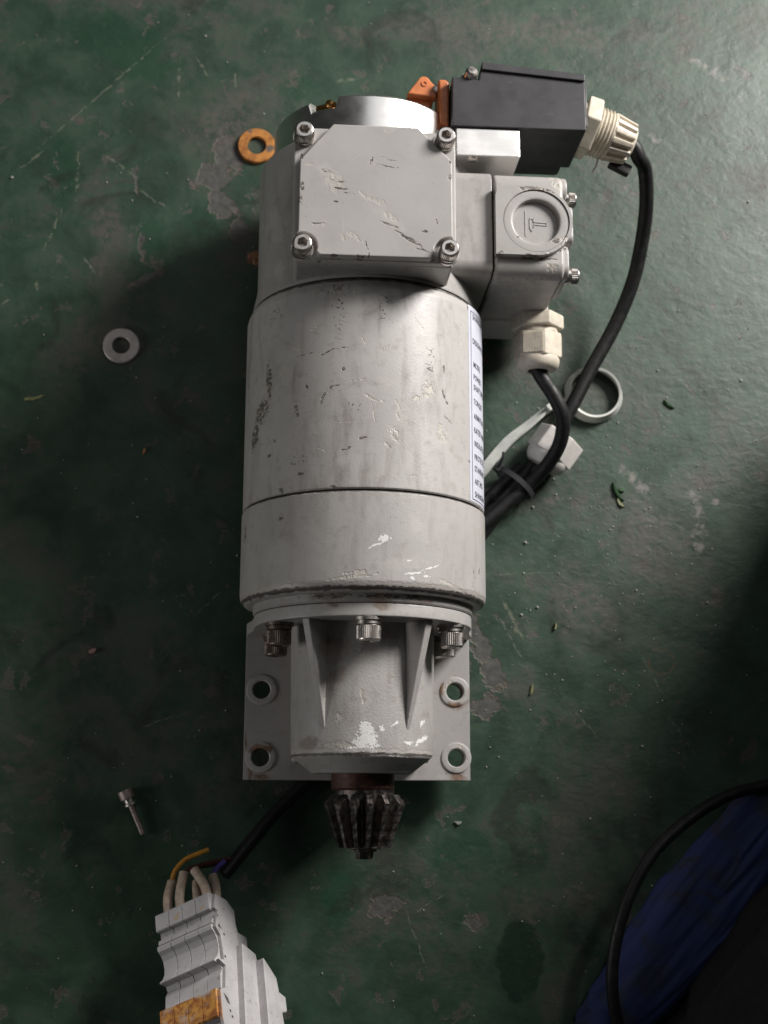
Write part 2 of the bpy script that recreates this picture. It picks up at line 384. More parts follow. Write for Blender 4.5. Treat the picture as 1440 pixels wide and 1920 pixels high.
M_plate = paint('grey_enamel_plate',
    rust=marks(plate_pt, z4, [(1205, 1425, 44, 24, 0), (140, 1425, 90, 26, 0), (80, 1400, 26, 60, 0), (1180, 1040, 50, 14, -10), (60, 1240, 8, 60, 0), (1215, 1400, 24, 40, 0)])+[(54.1, 57.2, 10.6, 10.8, 0), (-53.2, 21, 10.2, 10.2, 0), (54.4, 13.5, 6.5, 3, 0), (55, 10.5, 6, 2.5, 0)], rop=0.8,
    scuff=marks(plate_pt, z4, [(1130, 1430, 60, 14, 0), (1270, 1100, 10, 300, 0)]), dirt=0.35)
M_boss = paint('chipped_enamel_boss', rust=[(54, 57.7-8, 7, 3, 0), (54-8, 57.7+2, 2.4, 6, 0), (54+8.2, 57.7, 2.0, 5, 0), (54, 21-9.5, 6, 2.4, 0), (-53, 21+4, 9, 5, 0)], light=[(57, 24, 3, 5, 30), (51, 60, 4, 3, 0)], dirt=0.6, rop=0.9, tone=1.1)
M_lid = paint('grey_enamel_lid',
    dark=marks(lid_pt, z1, [(795, 575, 8, 26, -25), (885, 568, 55, 3, -17), (875, 608, 62, 5, -7), (935, 618, 8, 6, 0), (560, 635, 30, 11, -22), (612, 690, 36, 9, -8), (628, 728, 48, 8, -5), (672, 755, 42, 4, -6), (608, 803, 13, 6, 0),
        (890, 925, 60, 8, -22), (1000, 1005, 70, 13, -32), (1080, 1065, 80, 7, -24), (940, 965, 26, 5, -20), (1080, 963, 22, 8, -15), (1137, 965, 14, 6, 20), (1150, 905, 4, 14, 20), (416, 540, 12, 30, 0), (418, 718, 13, 32, 0), (412, 785, 11, 26, 0),
        (520, 1088, 12, 7, 0), (600, 1088, 30, 6, 0), (785, 1088, 7, 16, 0), (740, 1095, 26, 5, 0), (1222, 590, 9, 16, 0), (1222, 670, 14, 18, 0), (512, 915, 34, 4, 0), (770, 1030, 5, 40, 20)]),
    light=marks(lid_pt, z1, [(600, 700, 50, 60, -30), (830, 800, 60, 20, -25), (760, 765, 40, 8, -55), (900, 880, 46, 22, -35), (690, 975, 36, 14, -15), (520, 925, 40, 12, 0), (635, 985, 10, 36, 30), (735, 1010, 40, 6, -25), (465, 600, 34, 9, 5), (895, 405, 40, 7, 30), (880, 425, 30, 4, 35)]),
    scuff=marks(lid_pt, z1, [(900, 900, 130, 40, -35), (560, 640, 90, 40, -30), (900, 410, 60, 24, 20)]), dirt=0.12, rough=0.5, peel=0.05, tone=1.05, lop=0.5)
M_box = paint('grey_enamel_casting', scuff=[(-50, 300, 4, 16, 10), (-48, 272, 3, 8, 0)], dirt=0.45, rough=0.4, smear=0.3, tone=0.95)
M_cover = paint('grey_enamel_brake_cover',
    dark=[(86, 319.5, 8, 1.4, 0), (97, 318.5, 5, 1.4, -15), (103, 287, 4, 1.2, 40), (99, 290, 2, 1.6, 0), (68.5, 281.5, 2.6, 1.3, 0), (90, 280.8, 12, 0.9, 0), (79, 292, 1.8, 0.8, 0), (66.6, 318, 0.8, 4, 0), (66.4, 276, 0.7, 5, 10)],
    light=[(104, 290, 4, 2.4, 45), (92, 281.4, 9, 1.2, 8), (97, 276, 4, 3, 0), (80, 272, 14, 0.9, 0), (101, 326, 3, 6, 30)], scuff=[(98, 276, 9, 6, 0), (103, 320, 4, 9, 20)], dirt=0.25, rough=0.42)

def screw_mat():
    n = NT('zinc_screw_steel', 0.32, 1.0)
    v = n.noise(0.25, 5, 0.6)
    c = n.mix(n.rng(v, 0.35, 0.7), (0.78, 0.74, 0.70), (0.56, 0.51, 0.47))
    c = n.mix(n.ma('MULTIPLY', n.rng(n.noise(0.9, 4), 0.64, 0.76), 0.55), c, (0.20, 0.12, 0.08))
    return n.done(c, n.rng(v, 0.3, 0.7, 0.24, 0.45), None, n.bump(n.noise(2.0, 3), 0.05, 0.6))
M_screw = screw_mat(); M_rustscrew = plain('browned_screw_zinc', (0.17, 0.135, 0.115), 0.45, 0.7, 0.4, 0.35)
def alu_mat(name, rough):
    n = NT(name, rough, 1.0)
    v = n.noise(1.0, 3, 0.6, vec=n.stretch((0.05, 1.1, 0.05)))
    c = n.mix(v, (0.80, 0.78, 0.755), (0.90, 0.88, 0.86))
    return n.done(c, n.rng(n.noise(0.08, 4), 0.3, 0.7, rough*0.85, rough*1.2))
M_alu = alu_mat('turned_aluminium', 0.30); M_block = alu_mat('milled_aluminium', 0.40)
M_brass = plain('tarnished_brass', (0.50, 0.27, 0.09), 0.35, 1.0, 0.35, 0.5); M_plug = plain('browned_plug', (0.27, 0.14, 0.08), 0.5, 0.6, 0.35, 0.5)
nK = NT('black_nylon', 0.5)
cK = nK.mix(nK.rng(nK.noise(0.06, 5, 0.6), 0.35, 0.7), (0.026, 0.025, 0.029), (0.042, 0.040, 0.044))
cK = nK.mix(nK.ma('MULTIPLY', nK.rng(nK.noise(0.5, 3, 0.6, vec=nK.stretch((0.12, 1, 1), (0, 0, 0.3))), 0.64, 0.74), 0.5), cK, (0.13, 0.125, 0.12))
cK = nK.mix(nK.ma('MULTIPLY', nK.rng(nK.noise(1.4, 3), 0.66, 0.72), 0.5), cK, (0.12, 0.11, 0.10))
M_black = nK.done(cK, nK.rng(nK.noise(0.1, 4), 0.3, 0.7, 0.42, 0.6), None, nK.bump(nK.noise(1.8, 3), 0.05, 0.6))
M_orange = plain('orange_plastic', (0.62, 0.20, 0.075), 0.42, 0, 0.15, 0.2, 0.03)
M_cream = plain('cream_nylon', (0.62, 0.56, 0.46), 0.42, 0, 0.12, 0.25, 0.03)
M_whiteplastic = plain('white_nylon', (0.70, 0.67, 0.63), 0.45, 0, 0.08, 0.2, 0.03)
M_strap = plain('pale_grey_strap', (0.58, 0.59, 0.55), 0.5, 0, 0.1, 0.2, 0.03)
def cable_mat():
    n = NT('black_rubber_cable', 0.5, 0, 0.35)
    d = n.rng(n.noise(0.2, 5, 0.65), 0.5, 0.75)
    c = n.mix(n.ma('MULTIPLY', d, 0.4), (0.009, 0.009, 0.0095), (0.04, 0.036, 0.033))
    c = n.mix(n.rng(n.noise(0.9, 2), 0.74, 0.78), c, (0.14, 0.13, 0.12))
    return n.done(c, n.rng(n.noise(0.3, 3), 0.3, 0.7, 0.42, 0.6), None, n.bump(n.noise(1.0, 4), 0.12, 0.6))
M_cable = cable_mat()
def gear_mat():
    n = NT('oily_dark_gear_steel', 0.38, 0.85)
    v = n.noise(0.35, 4, 0.6)
    c = n.mix(n.rng(v, 0.35, 0.7), (0.06, 0.055, 0.052), (0.17, 0.155, 0.145))
    sep = n.n('ShaderNodeSeparateXYZ'); n.L(n.mm, sep.inputs[0])
    ru = n.ma('MULTIPLY', n.rng(n.noise(0.25, 5, 0.7), 0.50, 0.68), 0.6)
    c = n.mix(ru, c, (0.07, 0.03, 0.018))
    c = n.mix(n.rng(n.noise(1.3, 3), 0.68, 0.73), c, (0.6, 0.58, 0.55))
    return n.done(c, n.rng(v, 0.3, 0.7, 0.3, 0.55), None, n.bump(v, 0.12, 0.6))
M_gear = gear_mat()
M_shaft = plain('rust_brown_shaft', (0.07, 0.03, 0.02), 0.55, 0.4, 0.5, 0.3, 0.2)
M_label = plain('white_label_vinyl', (0.62, 0.63, 0.72), 0.4, 0, 0.04, 0.1, 0.02)
M_ink = plain('black_label_ink', (0.02, 0.02, 0.028), 0.5, 0, 0.1)
M_groove = plain('black_seam_grime', (0.02, 0.017, 0.014), 0.8, 0, 0.4, 0.6)

# ------------------------------------------------------------------ the floor
def floor_mat():
    n = NT('worn_green_floor_paint', 0.42, 0, 0.46)
    fp = lambda lst: [(*at(px, py, 0), a*PXMM*1.08, b*PXMM*1.08, r) for (px, py, a, b, r) in lst]
    big = n.noise(0.012, 5, 0.6, dist=0.6); mid = n.noise(0.035, 6, 0.62, dist=0.4); fine = n.noise(0.2, 6, 0.65)
    g = n.mix(n.rng(mid, 0.3, 0.7), (0.021, 0.043, 0.027), (0.038, 0.074, 0.047))
    # walked-off grey-brown film
    wear = n.ma('ADD', n.ma('MULTIPLY', big, 0.55), n.ma('ADD', n.ma('MULTIPLY', fine, 0.25), n.ma('MULTIPLY', mid, 0.35)))
    g = n.mix(n.ma('MULTIPLY', n.rng(wear, 0.565, 0.67), 0.62), g, (0.062, 0.058, 0.049))
    zone = n.blobs(fp([(1230, 1000, 190, 120, -35), (1080, 1140, 200, 120, -20), (420, 250, 190, 140, 0), (1000, 60, 460, 60, 0), (170, 640, 160, 60, 20), (200, 440, 60, 100, 0), (1010, 1700, 130, 50, 10), (700, 60, 200, 40, 0)]), 1.2, 0.03, 0.9, 30)
    g = n.mix(n.ma('MULTIPLY', n.ma('MULTIPLY', zone, n.rng(fine, 0.3, 0.62)), 0.75), g, (0.088, 0.080, 0.069))
    # cleaner bright green islands
    isl = n.blobs(fp([(560, 165, 50, 40, 10), (380, 415, 55, 40, 0), (250, 90, 180, 70, -30), (120, 330, 40, 120, 0), (975, 1790, 42, 62, 0), (280, 440, 40, 60, 0), (640, 1690, 40, 70, 0), (880, 1600, 90, 50, 0)]), 0.8, 0.05, 0.5, 14)
    g = n.mix(n.ma('MULTIPLY', isl, 0.7), g, (0.015, 0.050, 0.026))
    cv_ = n.noise(0.055, 9, 0.68, dist=0.3); mc = n.rng(cv_, 0.615, 0.628)
    g = n.mix(n.ma('MULTIPLY', mc, 0.75), g, n.mix(fine, (0.055, 0.05, 0.044), (0.10, 0.09, 0.078)))
    me_ = n.rng(n.ma('ABSOLUTE', n.ma('SUBTRACT', cv_, 0.615)), 0.003, 0.010, 1, 0)
    g = n.mix(n.ma('MULTIPLY', me_, 0.35), g, (0.12, 0.10, 0.08))
    oil = n.rng(n.noise(0.017, 6, 0.6, dist=1.0), 0.56, 0.66); g = n.mix(n.ma('MULTIPLY', oil, 0.55), g, (0.014, 0.017, 0.013))
    oval = n.blobs(fp([(976, 1800, 46, 78, -4)]), 0.25, 0.12, 0.14, 4); g = n.mix(n.ma('MULTIPLY', oval, 0.85), g, (0.008, 0.027, 0.014))
    # bare concrete where the paint has flaked off
    bare = n.blobs(fp([(400, 330, 46, 30, 15), (430, 290, 36, 40, 0), (415, 385, 36, 26, -40), (450, 430, 22, 30, 30), (900, 1205, 20, 44, 20), (925, 1262, 24, 40, 20), (910, 1325, 30, 26, 0), (715, 1700, 24, 26, 20), (740, 1690, 22, 12, 0),
        (880, 1160, 20, 14, 0), (60, 840, 20, 10, 40), (1140, 365, 12, 12, 0), (255, 335, 4, 34, 0), (265, 460, 7, 34, 5), (280, 520, 46, 8, 30), (890, 1730, 18, 16, 0)]), 1.1, 0.11, 0.2, 9)
    bc = n.mix(n.rng(fine, 0.3, 0.7), (0.045, 0.043, 0.042), (0.10, 0.094, 0.088))
    c = n.mix(n.ma('MULTIPLY', bare, 0.85), g, bc)
    edge = n.ma('MULTIPLY', n.ma('MULTIPLY', bare, n.ma('SUBTRACT', 1.0, bare)), 3.4)
    c = n.mix(n.ma('MULTIPLY', edge, 0.6), c, (0.15, 0.095, 0.072))
    # scrapes and cuts in the paint
    cut = n.blobs(fp([(190, 175, 215, 2.2, 47), (60, 300, 40, 2.5, 40), (145, 330, 3, 62, 0), (100, 430, 60, 2.2, 70), (130, 350, 16, 3, 40), (225, 310, 50, 3, -34), (290, 375, 46, 3, -34), (335, 160, 3, 60, 0), (170, 500, 26, 4, -55), (380, 125, 30, 2.5, -55),
        (10, 565, 14, 3, 35), (70, 535, 3, 14, 0), (960, 1160, 56, 5, -62), (1220, 1260, 80, 1.6, -60), (1280, 1380, 60, 1.6, -55), (1000, 1790, 4, 4, 0), (780, 1760, 70, 1.5, -70), (810, 1690, 40, 1.3, 30), (960, 1075, 90, 1.2, 2), (1220, 1090, 40, 1.3, -35),
        (960, 1200, 60, 2, -60), (1090, 1350, 70, 1.2, -45), (310, 1350, 60, 1.6, 18), (390, 1130, 50, 1.5, 42), (650, 150, 30, 5, 10), (440, 150, 2.5, 22, 0)]), 0.75, 0.3, 0.4, 5)
    c = n.mix(n.ma('MULTIPLY', cut, n.ma('MULTIPLY', n.rng(n.noise(0.25, 3), 0.40, 0.56), 0.7)), c, (0.15, 0.165, 0.12))
    pale = n.blobs(fp([(1310, 960, 20, 60, 20), (1310, 1010, 14, 40, 0), (1190, 900, 60, 18, -40), (1230, 260, 24, 10, -30), (1340, 940, 14, 9, 20), (1330, 130, 60, 14, -30)]), 1.2, 0.12, 0.6, 8)
    c = n.mix(n.ma('MULTIPLY', n.ma('MULTIPLY', pale, n.rng(fine, 0.42, 0.62)), 0.7), c, (0.24, 0.22, 0.20))
    ringm = n.vm('LENGTH', n.vm('MULTIPLY', n.vm('SUBTRACT', n.mm, (*at(1240, 1240, 0), 0)), (1, 1, 0)))
    rg = n.ma('MULTIPLY', n.rng(n.ma('ABSOLUTE', n.ma('SUBTRACT', ringm, 7.6)), 0.2, 0.9, 1, 0), n.rng(n.noise(0.3, 3), 0.42, 0.55))
    c = n.mix(n.ma('MULTIPLY', rg, 0.7), c, (0.12, 0.075, 0.05))
    # fine pale and dark flecks
    fk = n.rng(n.voro(0.22), 0.05, 0.10, 1, 0); fk = n.ma('MULTIPLY', fk, n.rng(n.noise(0.06, 3), 0.50, 0.62))
    c = n.mix(n.ma('MULTIPLY', fk, 0.55), c, (0.19, 0.18, 0.15))
    dk = n.rng(n.noise(0.45, 3, 0.6), 0.66, 0.74); c = n.mix(n.ma('MULTIPLY', dk, 0.5), c, (0.02, 0.022, 0.018))
    rip = n.noise(0.10, 4, 0.6, vec=n.stretch((1.0, 1.5, 1), (0, 0, -0.65)), dist=0.5)
    h = n.ma('ADD', n.ma('MULTIPLY', n.ma('MULTIPLY', rip, n.rng(big, 0.35, 0.65, 0.35, 1.0)), 0.85), n.ma('MULTIPLY', fine, 0.32))
    h = n.ma('SUBTRACT', h, n.ma('ADD', n.ma('MULTIPLY', bare, 0.35), n.ma('MULTIPLY', mc, 0.2)))
    ro = n.ma('ADD', n.rng(wear, 0.4, 0.75, 0.36, 0.58), n.ma('MULTIPLY', bare, 0.2))
    return n.done(c, ro, None, n.bump(h, 1.0, 0.6))
fl = G().box(-1600, 1600, -1500, 1700, -20, 0).obj('floor', floor_mat(), smooth=0); tag(fl, kind='structure')

# ------------------------------------------------------------------ the gear motor
motor = tag(empty('gear_motor'), 'large worn grey electric motor lying on the green floor with pinion and cable glands', 'motor')

# cap screw: origin under the head, head along local +z
def cap_screw(name, r, h, parent, mtx, washer_r=None, nk=38):
    g = G(); k = r-0.05
    g.knurl(r, 0.6, h-1.0, nk, 0.30)
    g.lathe([(r*0.9, 0.0), (k-0.3, 0.6)], 32, close=True)
    sr = r*0.56
    hexo = [(r-0.35, h-1.0), (r-0.42, h-0.5), (r-1.1, h)]
    g.lathe(hexo, 48, close=False)
    g.holed(circ(0, 0, r-1.1, 48), [circ(0, 0, sr, 6)], h-0.02, h)
    hx = circ(0, 0, sr, 6)
    b = bmesh.new(); up = [b.verts.new((x, y, h)) for x, y in hx]; dn = [b.verts.new((x*0.94, y*0.94, h-r*0.85)) for x, y in hx]
    for i in range(6): b.faces.new((up[i], dn[i], dn[(i+1) % 6], up[(i+1) % 6]))
    b.faces.new(dn[::-1])
    me = bpy.data.meshes.new('t'); b.to_mesh(me); b.free(); g.bm.from_mesh(me); bpy.data.meshes.remove(me)
    o = g.obj(name, M_screw, parent, smooth=25)
    mm = mtx.copy(); mm.translation *= S
    o.matrix_local = mm
    if washer_r:
        G().ring([(r*0.6, -0.1), (r*1.04, -0.1), (r*1.04, -1.9), (r*0.6, -1.9)], 40).obj('spring_washer', M_screw, o)
        G().ring([(r*0.6, -2.1), (washer_r, -2.1), (washer_r, -3.6), (r*0.6, -3.6)], 40).obj('flat_washer', M_screw, o)
    return o
def copy_at(o, mtx, parent=None):
    c = copy_of(o, parent); mm = mtx.copy(); mm.translation *= S; c.matrix_local = mm; return c

def arc_prof(pts): return pts
barrel = G().lathe([(60, 148.6), (64.4, 148.6), (64.9, 149.2), (65, 150), (65, 253), (64.4, 255.5), (63.2, 258), (62.3, 259.6), (61.0, 259.6)], 180, AX).obj('barrel', M_barrel, motor)
G().lathe([(63.6, 147.2), (63.6, 149.0)], 120, AX).obj('seam_groove', M_groove, motor)
G().lathe([(61.2, 259.2), (61.2, 261.2)], 120, AX).obj('seam_groove', M_groove, motor)
G().lathe([(50, 97.6), (60.4, 97.6), (62.6, 98.2), (64.2, 99.4), (65.1, 101.2), (65.4, 103.5), (65.4, 146.3), (65.1, 147.1), (64.4, 147.5), (60, 147.5)], 180, AX).obj('front_ring', M_ring, motor)
G().lathe([(50, 93.2), (57.6, 93.2), (58.2, 94), (58.4, 98.2), (50, 98.2)], 140, AX).obj('seat_ring', M_seat, motor)
# flange: half disc on top, shoulders run down to the foot plate
fo = [(57.6*math.cos(R_(a)), 65+57.6*math.sin(R_(a))) for a in range(-2, 183, 3)]
fo = [(62.4, 26.4), (62.0, 38), (59.2, 50)]+fo+[(-59.2, 50), (-62.0, 38), (-62.4, 26.4)]
XZ = Matrix(((1, 0, 0, 0), (0, 0, -1, 0), (0, 1, 0, 0), (0, 0, 0, 1)))       # (x, z) outline swept along -y
G().prism(fo, -93.0, -86.4, 0.9, 2, XZ, 30).obj('flange', M_flange, motor)
# hub with rounded nose, and the pedestal under it
hub = G()
hub.lathe([(20, 11.8), (25.6, 11.8), (26.4, 12.2), (27.0, 13.0), (27.4, 13.2), (35.2, 19.0), (36.4, 20.2), (37.0, 22.2), (37.3, 40), (37.9, 86.6)], 120, AX)
hub.obj('hub', M_hub, motor)
G().prism([(-36.4, 26), (-36.6, 58), (36.6, 58), (36.4, 26)], -86.6, -17.5, 2.5, 3, XZ).obj('pedestal', M_hub, motor)
for sg in (-1, 1):
    a = R_(35*sg)
    fr = Matrix(((math.cos(a), 0, math.sin(a), 0), (0, 1, 0, 0), (-math.sin(a), 0, math.cos(a), 65), (0, 0, 0, 1)))
    # local: x = thickness, y = along axis, z = radial
    b = bmesh.new()
    pr = [(86.6, 30, 2.9), (86.6, 54.0, 2.3), (84, 53.4, 2.2), (60, 45.8, 2.1), (36, 38.2, 1.5), (30, 36.2, 0.9), (30, 30, 1.2)]
    lo = [b.verts.new((-t, y, z)) for y, z, t in pr]; hi = [b.verts.new((t, y, z)) for y, z, t in pr]
    b.faces.new(lo); b.faces.new(hi)
    for i in range(len(pr)): b.faces.new((lo[i], lo[(i+1) % len(pr)], hi[(i+1) % len(pr)], hi[i]))
    bmesh.ops.recalc_face_normals(b, faces=b.faces)
    ed = [e for e in b.edges if e.calc_face_angle(0) > R_(50)]
    bmesh.ops.bevel(b, geom=ed, offset=0.7, segments=3, profile=0.5, affect='EDGES')
    G()._add(b, fr).obj('rib', M_hub, motor)
# foot plate with four through holes
holes = [(-53.4, 57.7), (-53.2, 21.0), (54.1, 57.6), (54.6, 21.3)]
plate = G().holed([(-62.4, 9), (62.4, 9), (62.4, 93), (-62.4, 93)], [circ(x, y, 4.9, 32) for x, y in holes], 12, 26, bev=0.6).obj('foot_plate', M_plate, motor)
bs = None
for (x, y) in holes:
    G().ring([(4.9, 24.5), (8.4, 25.9), (8.2, 26.7), (7.6, 27.0), (5.4, 27.0), (4.9, 26.6)], 44, T(x, y, 0)).obj('hole_boss', M_boss, plate)
# flange screws
fs = cap_screw('flange_screw', 6.2, 8.0, motor, aim((0, 82.8, 115.3), (0, -1, 0)), 7.4)
for (x, z) in ((-44.0, 90), (44.2, 90), (-46.0, 40), (46.5, 40)):
    c = copy_at(fs, aim((x, 82.8, z), (0, -1, 0)), motor)
    if x < 0:
        for q in [c]+list(c.children): q.material_slots[0].link = 'OBJECT'; q.material_slots[0].material = M_rustscrew
# pinion
PX = 1.6
pin = G().lathe([(0, 6.0), (15.2, 6.0), (15.4, -1.0), (14.4, -3.2), (9.2, -25.5), (6.0, -26.4), (0, -26.4)], 48, T(PX, 0, 65) @ TO_Y).obj('pinion', M_gear, motor)
tb = bmesh.new()
tp = [(-3.4, 13.8, -2.2, 3.1), (-3.4, 20.8, -3.0, 1.5), (-25.4, 13.9, 0, 1.0), (-25.6, 8.6, 0, 2.0), (0.2, 14.2, 0, 2.9), (-1.0, 19.6, 0, 1.5)]
def tooth_mesh():
    b = bmesh.new()
    sec = [(1.2, 13.5, 2.9, 17.6, 1.2), (-3.2, 13.0, 3.1, 21.0, 1.25), (-14, 10.6, 2.5, 17.3, 1.0), (-25.2, 8.0, 1.9, 13.6, 0.8)]
    rows = [[b.verts.new(v) for v in ((-wb, y, rb), (-wt*1.25, y, rb*0.4+rt*0.6), (-wt, y, rt), (wt, y, rt), (wt*1.25, y, rb*0.4+rt*0.6), (wb, y, rb))] for (y, rb, wb, rt, wt) in sec]
    for i in range(3):
        for k in range(6): b.faces.new((rows[i][k], rows[i][(k+1) % 6], rows[i+1][(k+1) % 6], rows[i+1][k]))
    b.faces.new(rows[0]); b.faces.new(rows[-1]); return b
tb.free()
t0 = G()._add(tooth_mesh()).obj('tooth', M_gear, pin, smooth=25, loc=(PX, 0, 65))
t0.rotation_euler = (0, R_(4), 0)
for i in range(1, 14):
    c = t0.copy(); COL.objects.link(c); c.parent = pin; c.rotation_euler = (0, R_(4+i*360/14), 0)
G().lathe([(0, 14), (16.4, 14), (16.4, 4.5), (15.4, 3.4), (0, 3.4)], 48, T(0.6, 0, 65) @ TO_Y).obj('shaft', M_shaft, motor)
G().lathe([(0, -25.5), (6.4, -25.5), (6.4, -27.2), (4.8, -27.4), (4.6, -30.4), (3.8, -31.0), (0, -31.0)], 6, T(PX, 0, 65) @ TO_Y).obj('end_bolt', M_gear, motor)

# rear housing and terminal box
G().lathe([(50, 260.8), (61.9, 260.8), (62.2, 262), (60.4, 271), (60.0, 274), (60.0, 343.5), (59.3, 344.6), (50, 344.6)], 160, AX).obj('rear_housing', M_box, motor)
tbx = G().prism([(-40.4, 262.5), (40.6, 262.5), (40.6, 334), (-40.4, 334)], 96, 138.6, 2.2, 3).obj('terminal_box', M_box, motor)
def corner_notch(cx, cy, r, a0, a1, n=9): return circ(cx, cy, r, n, a0, a1)
SC = [(-36.2, 328.2), (35.6, 328.2), (-36.2, 267.2), (37.0, 267.0)]
G().prism([(-37.5, 262), (37.5, 262), (40.2, 263.2), (41.4, 266), (41.4, 331), (40, 334), (-40, 334), (-41.2, 331), (-41.2, 266), (-40.2, 263.2)], 138.9, 143.6, 1.0, 2).obj('lid_flange', M_lid, tbx)
lp = []
lp += [(-38.2, 314), (-38.6, 275.5)]
lp += corner_notch(-36.2, 267.2, 7.4, 112, -20, 8)          # bottom-left, round the screw
lp += [(-27.5, 262.8), (28.0, 262.8)]
lp += corner_notch(37.0, 267.0, 7.4, 200, 72, 8)            # bottom-right
lp += [(39.2, 275.5), (39.0, 316), (21.5, 334.2), (-21.5, 334.2)]
G().prism(lp, 143.4, 148.0, 1.3, 3, None, 18, top_only=True).obj('lid', M_lid, tbx)
ls = cap_screw('cap_screw', 5.0, 6.2, tbx, T(SC[0][0], SC[0][1], 146.4), 5.7, 32)
for (x, y) in SC[1:]: copy_at(ls, T(x, y, 146.4) @ Matrix.Rotation(R_(20), 4, 'Z'), tbx)

# machined end cap with a notch showing brass
def cap_y(k, a, z):
    u = (a+360) % 360              # lathe angle: x=cos, local y=sin -> world -z
    if k >= 2 and 231 < u < 249: return z-6.0
    return z
ecap = G().lathe([(47, 338), (52.6, 338), (52.6, 368.0), (51.8, 369.4), (50.6, 370.2), (45, 370.4), (44, 358), (20, 358)], 180, AX, yfun=cap_y).obj('end_cap', M_alu, motor)
bt = G(); 
ang = R_(29.5); bx, bz = -48.5*math.sin(ang), 65+48.5*math.cos(ang)
bt.box(-6.0, 6.0, 361.0, 367.6, -4, 2.0, 0.6, 2, T(bx, 0, bz) @ Matrix.Rotation(-ang, 4, 'Y'))
bt.lathe([(0, 0), (2.2, 0), (2.2, 3.2), (1.2, 3.8), (0, 3.8)], 12, T(bx+2.4, 366, bz+2.2) @ Matrix.Rotation(-ang, 4, 'Y'))
bt.obj('brass_terminal', M_brass, ecap)
# brass plug on the left flank
st = G().lathe([(0, 0), (4.6, 0), (4.6, 6.5), (3.4, 7.4), (3.4, 10.6), (0, 10.6)], 6, aim((-56.5, 305.5, 42), (-1, 0, 0))).obj('side_plug', M_plug, motor)

# ---- brake box on the right flank
YZ = Matrix(((0, 0, 1, 0), (1, 0, 0, 0), (0, 1, 0, 0), (0, 0, 0, 1)))        # (y, z) outline swept along +x
def rounded(y0, y1, z0, z1, r, n=6):
    o = []
    for (cy, cz, a0) in ((y1-r, z1-r, 0), (y0+r, z1-r, 90), (y0+r, z0+r, 180), (y1-r, z0+r, 270)):
        o += [(cy+r*math.cos(R_(a0+90*i/n)), cz+r*math.sin(R_(a0+90*i/n))) for i in range(n+1)]
    return o
bbx = G().prism(rounded(272.5, 332, 6, 110, 7), 30, 65.6, 0.8, 2, YZ, 40).obj('brake_box', M_box, motor)
cov = G()
cov.prism(rounded(271.5, 331.5, 40, 110.4, 8), 66.2, 104.5, 2.2, 3, YZ, 40)
cov.prism(rounded(270.0, 331.8, 12, 45, 4), 66.2, 108.5, 1.2, 2, YZ, 40)
cov.prism(rounded(272.8, 291.5, 70, 108.5, 6), 100, 107.2, 1.2, 2, YZ, 40)
cov.prism(rounded(318, 331.2, 72, 108.5, 6), 100, 107.2, 1.2, 2, YZ, 40)
cov.prism(rounded(294, 316, 60, 104, 4), 100, 111.0, 1.4, 2, YZ, 40)
cover = cov.obj('brake_cover', M_cover, motor)
G().prism(rounded(273, 331, 10, 109, 6.5), 65.0, 66.9, 0, 1, YZ).obj('gasket', M_groove, cover)
EC = (88.6, 301.0)
pad_o = [(66.6, 281.4), (88.0, 281.4)]+[(EC[0]+19.6*math.cos(R_(a)), EC[1]+19.6*math.sin(R_(a))) for a in range(-88, 91, 8)]+[(66.6, 320.6)]
G().holed(pad_o, [circ(EC[0], EC[1], 18.0, 64)], 109.4, 114.6, bev=0.7).obj('raised_pad', M_cover, cover)
g = G()
g.lathe([(18.3, 109.8), (18.2, 113.2), (17.4, 113.9), (14.0, 114.1), (12.9, 113.5), (12.3, 109.4), (11.0, 108.9), (9.6, 110.0), (0, 110.1)], 96, T(EC[0], EC[1], 0), close=False)
emb = g.obj('emblem_disc', M_cover, cover)
# hammer mark and the straight rule beside it, raised outlines
def outline(g, pts, wd, z0, z1, mtx):
    n = len(pts)
    for i in range(n):
        (x0, y0), (x1, y1) = pts[i], pts[(i+1) % n]; d = Vector((x1-x0, y1-y0)); l = d.length
        if l < 1e-6: continue
        a = math.atan2(d.y, d.x)
        g.box(-wd/2, l+wd/2, -wd/2, wd/2, z0, z1, 0.1, 1, mtx @ T(x0, y0, 0) @ Matrix.Rotation(a, 4, 'Z'))
g = G(); MT = T(EC[0], EC[1], 0)
hm = [(-2.9, 2.7), (-0.9, 2.7), (-0.9, 0.9), (6.2, 0.6), (6.2, -0.9), (-0.7, -0.6), (-0.8, -2.2), (-2.0, -4.4), (-2.9, -2.6)]
outline(g, hm, 0.6, 109.9, 110.75, MT)
g.obj('hammer_mark', M_cover, emb)
G().box(-5.7, -5.0, -7.4, 7.2, 109.9, 110.7, 0.15, 1, MT).obj('rule_mark', M_cover, emb)
bsr = cap_screw('cover_screw', 4.3, 5.0, cover, aim((110.4, 324.5, 92), (1, 0, 0)), 5.0, 26)
copy_at(bsr, aim((110.8, 279.5, 92), (1, 0, 0)), cover)
copy_at(bsr, aim((111.2, 276.0, 28), (1, 0, 0)), cover)

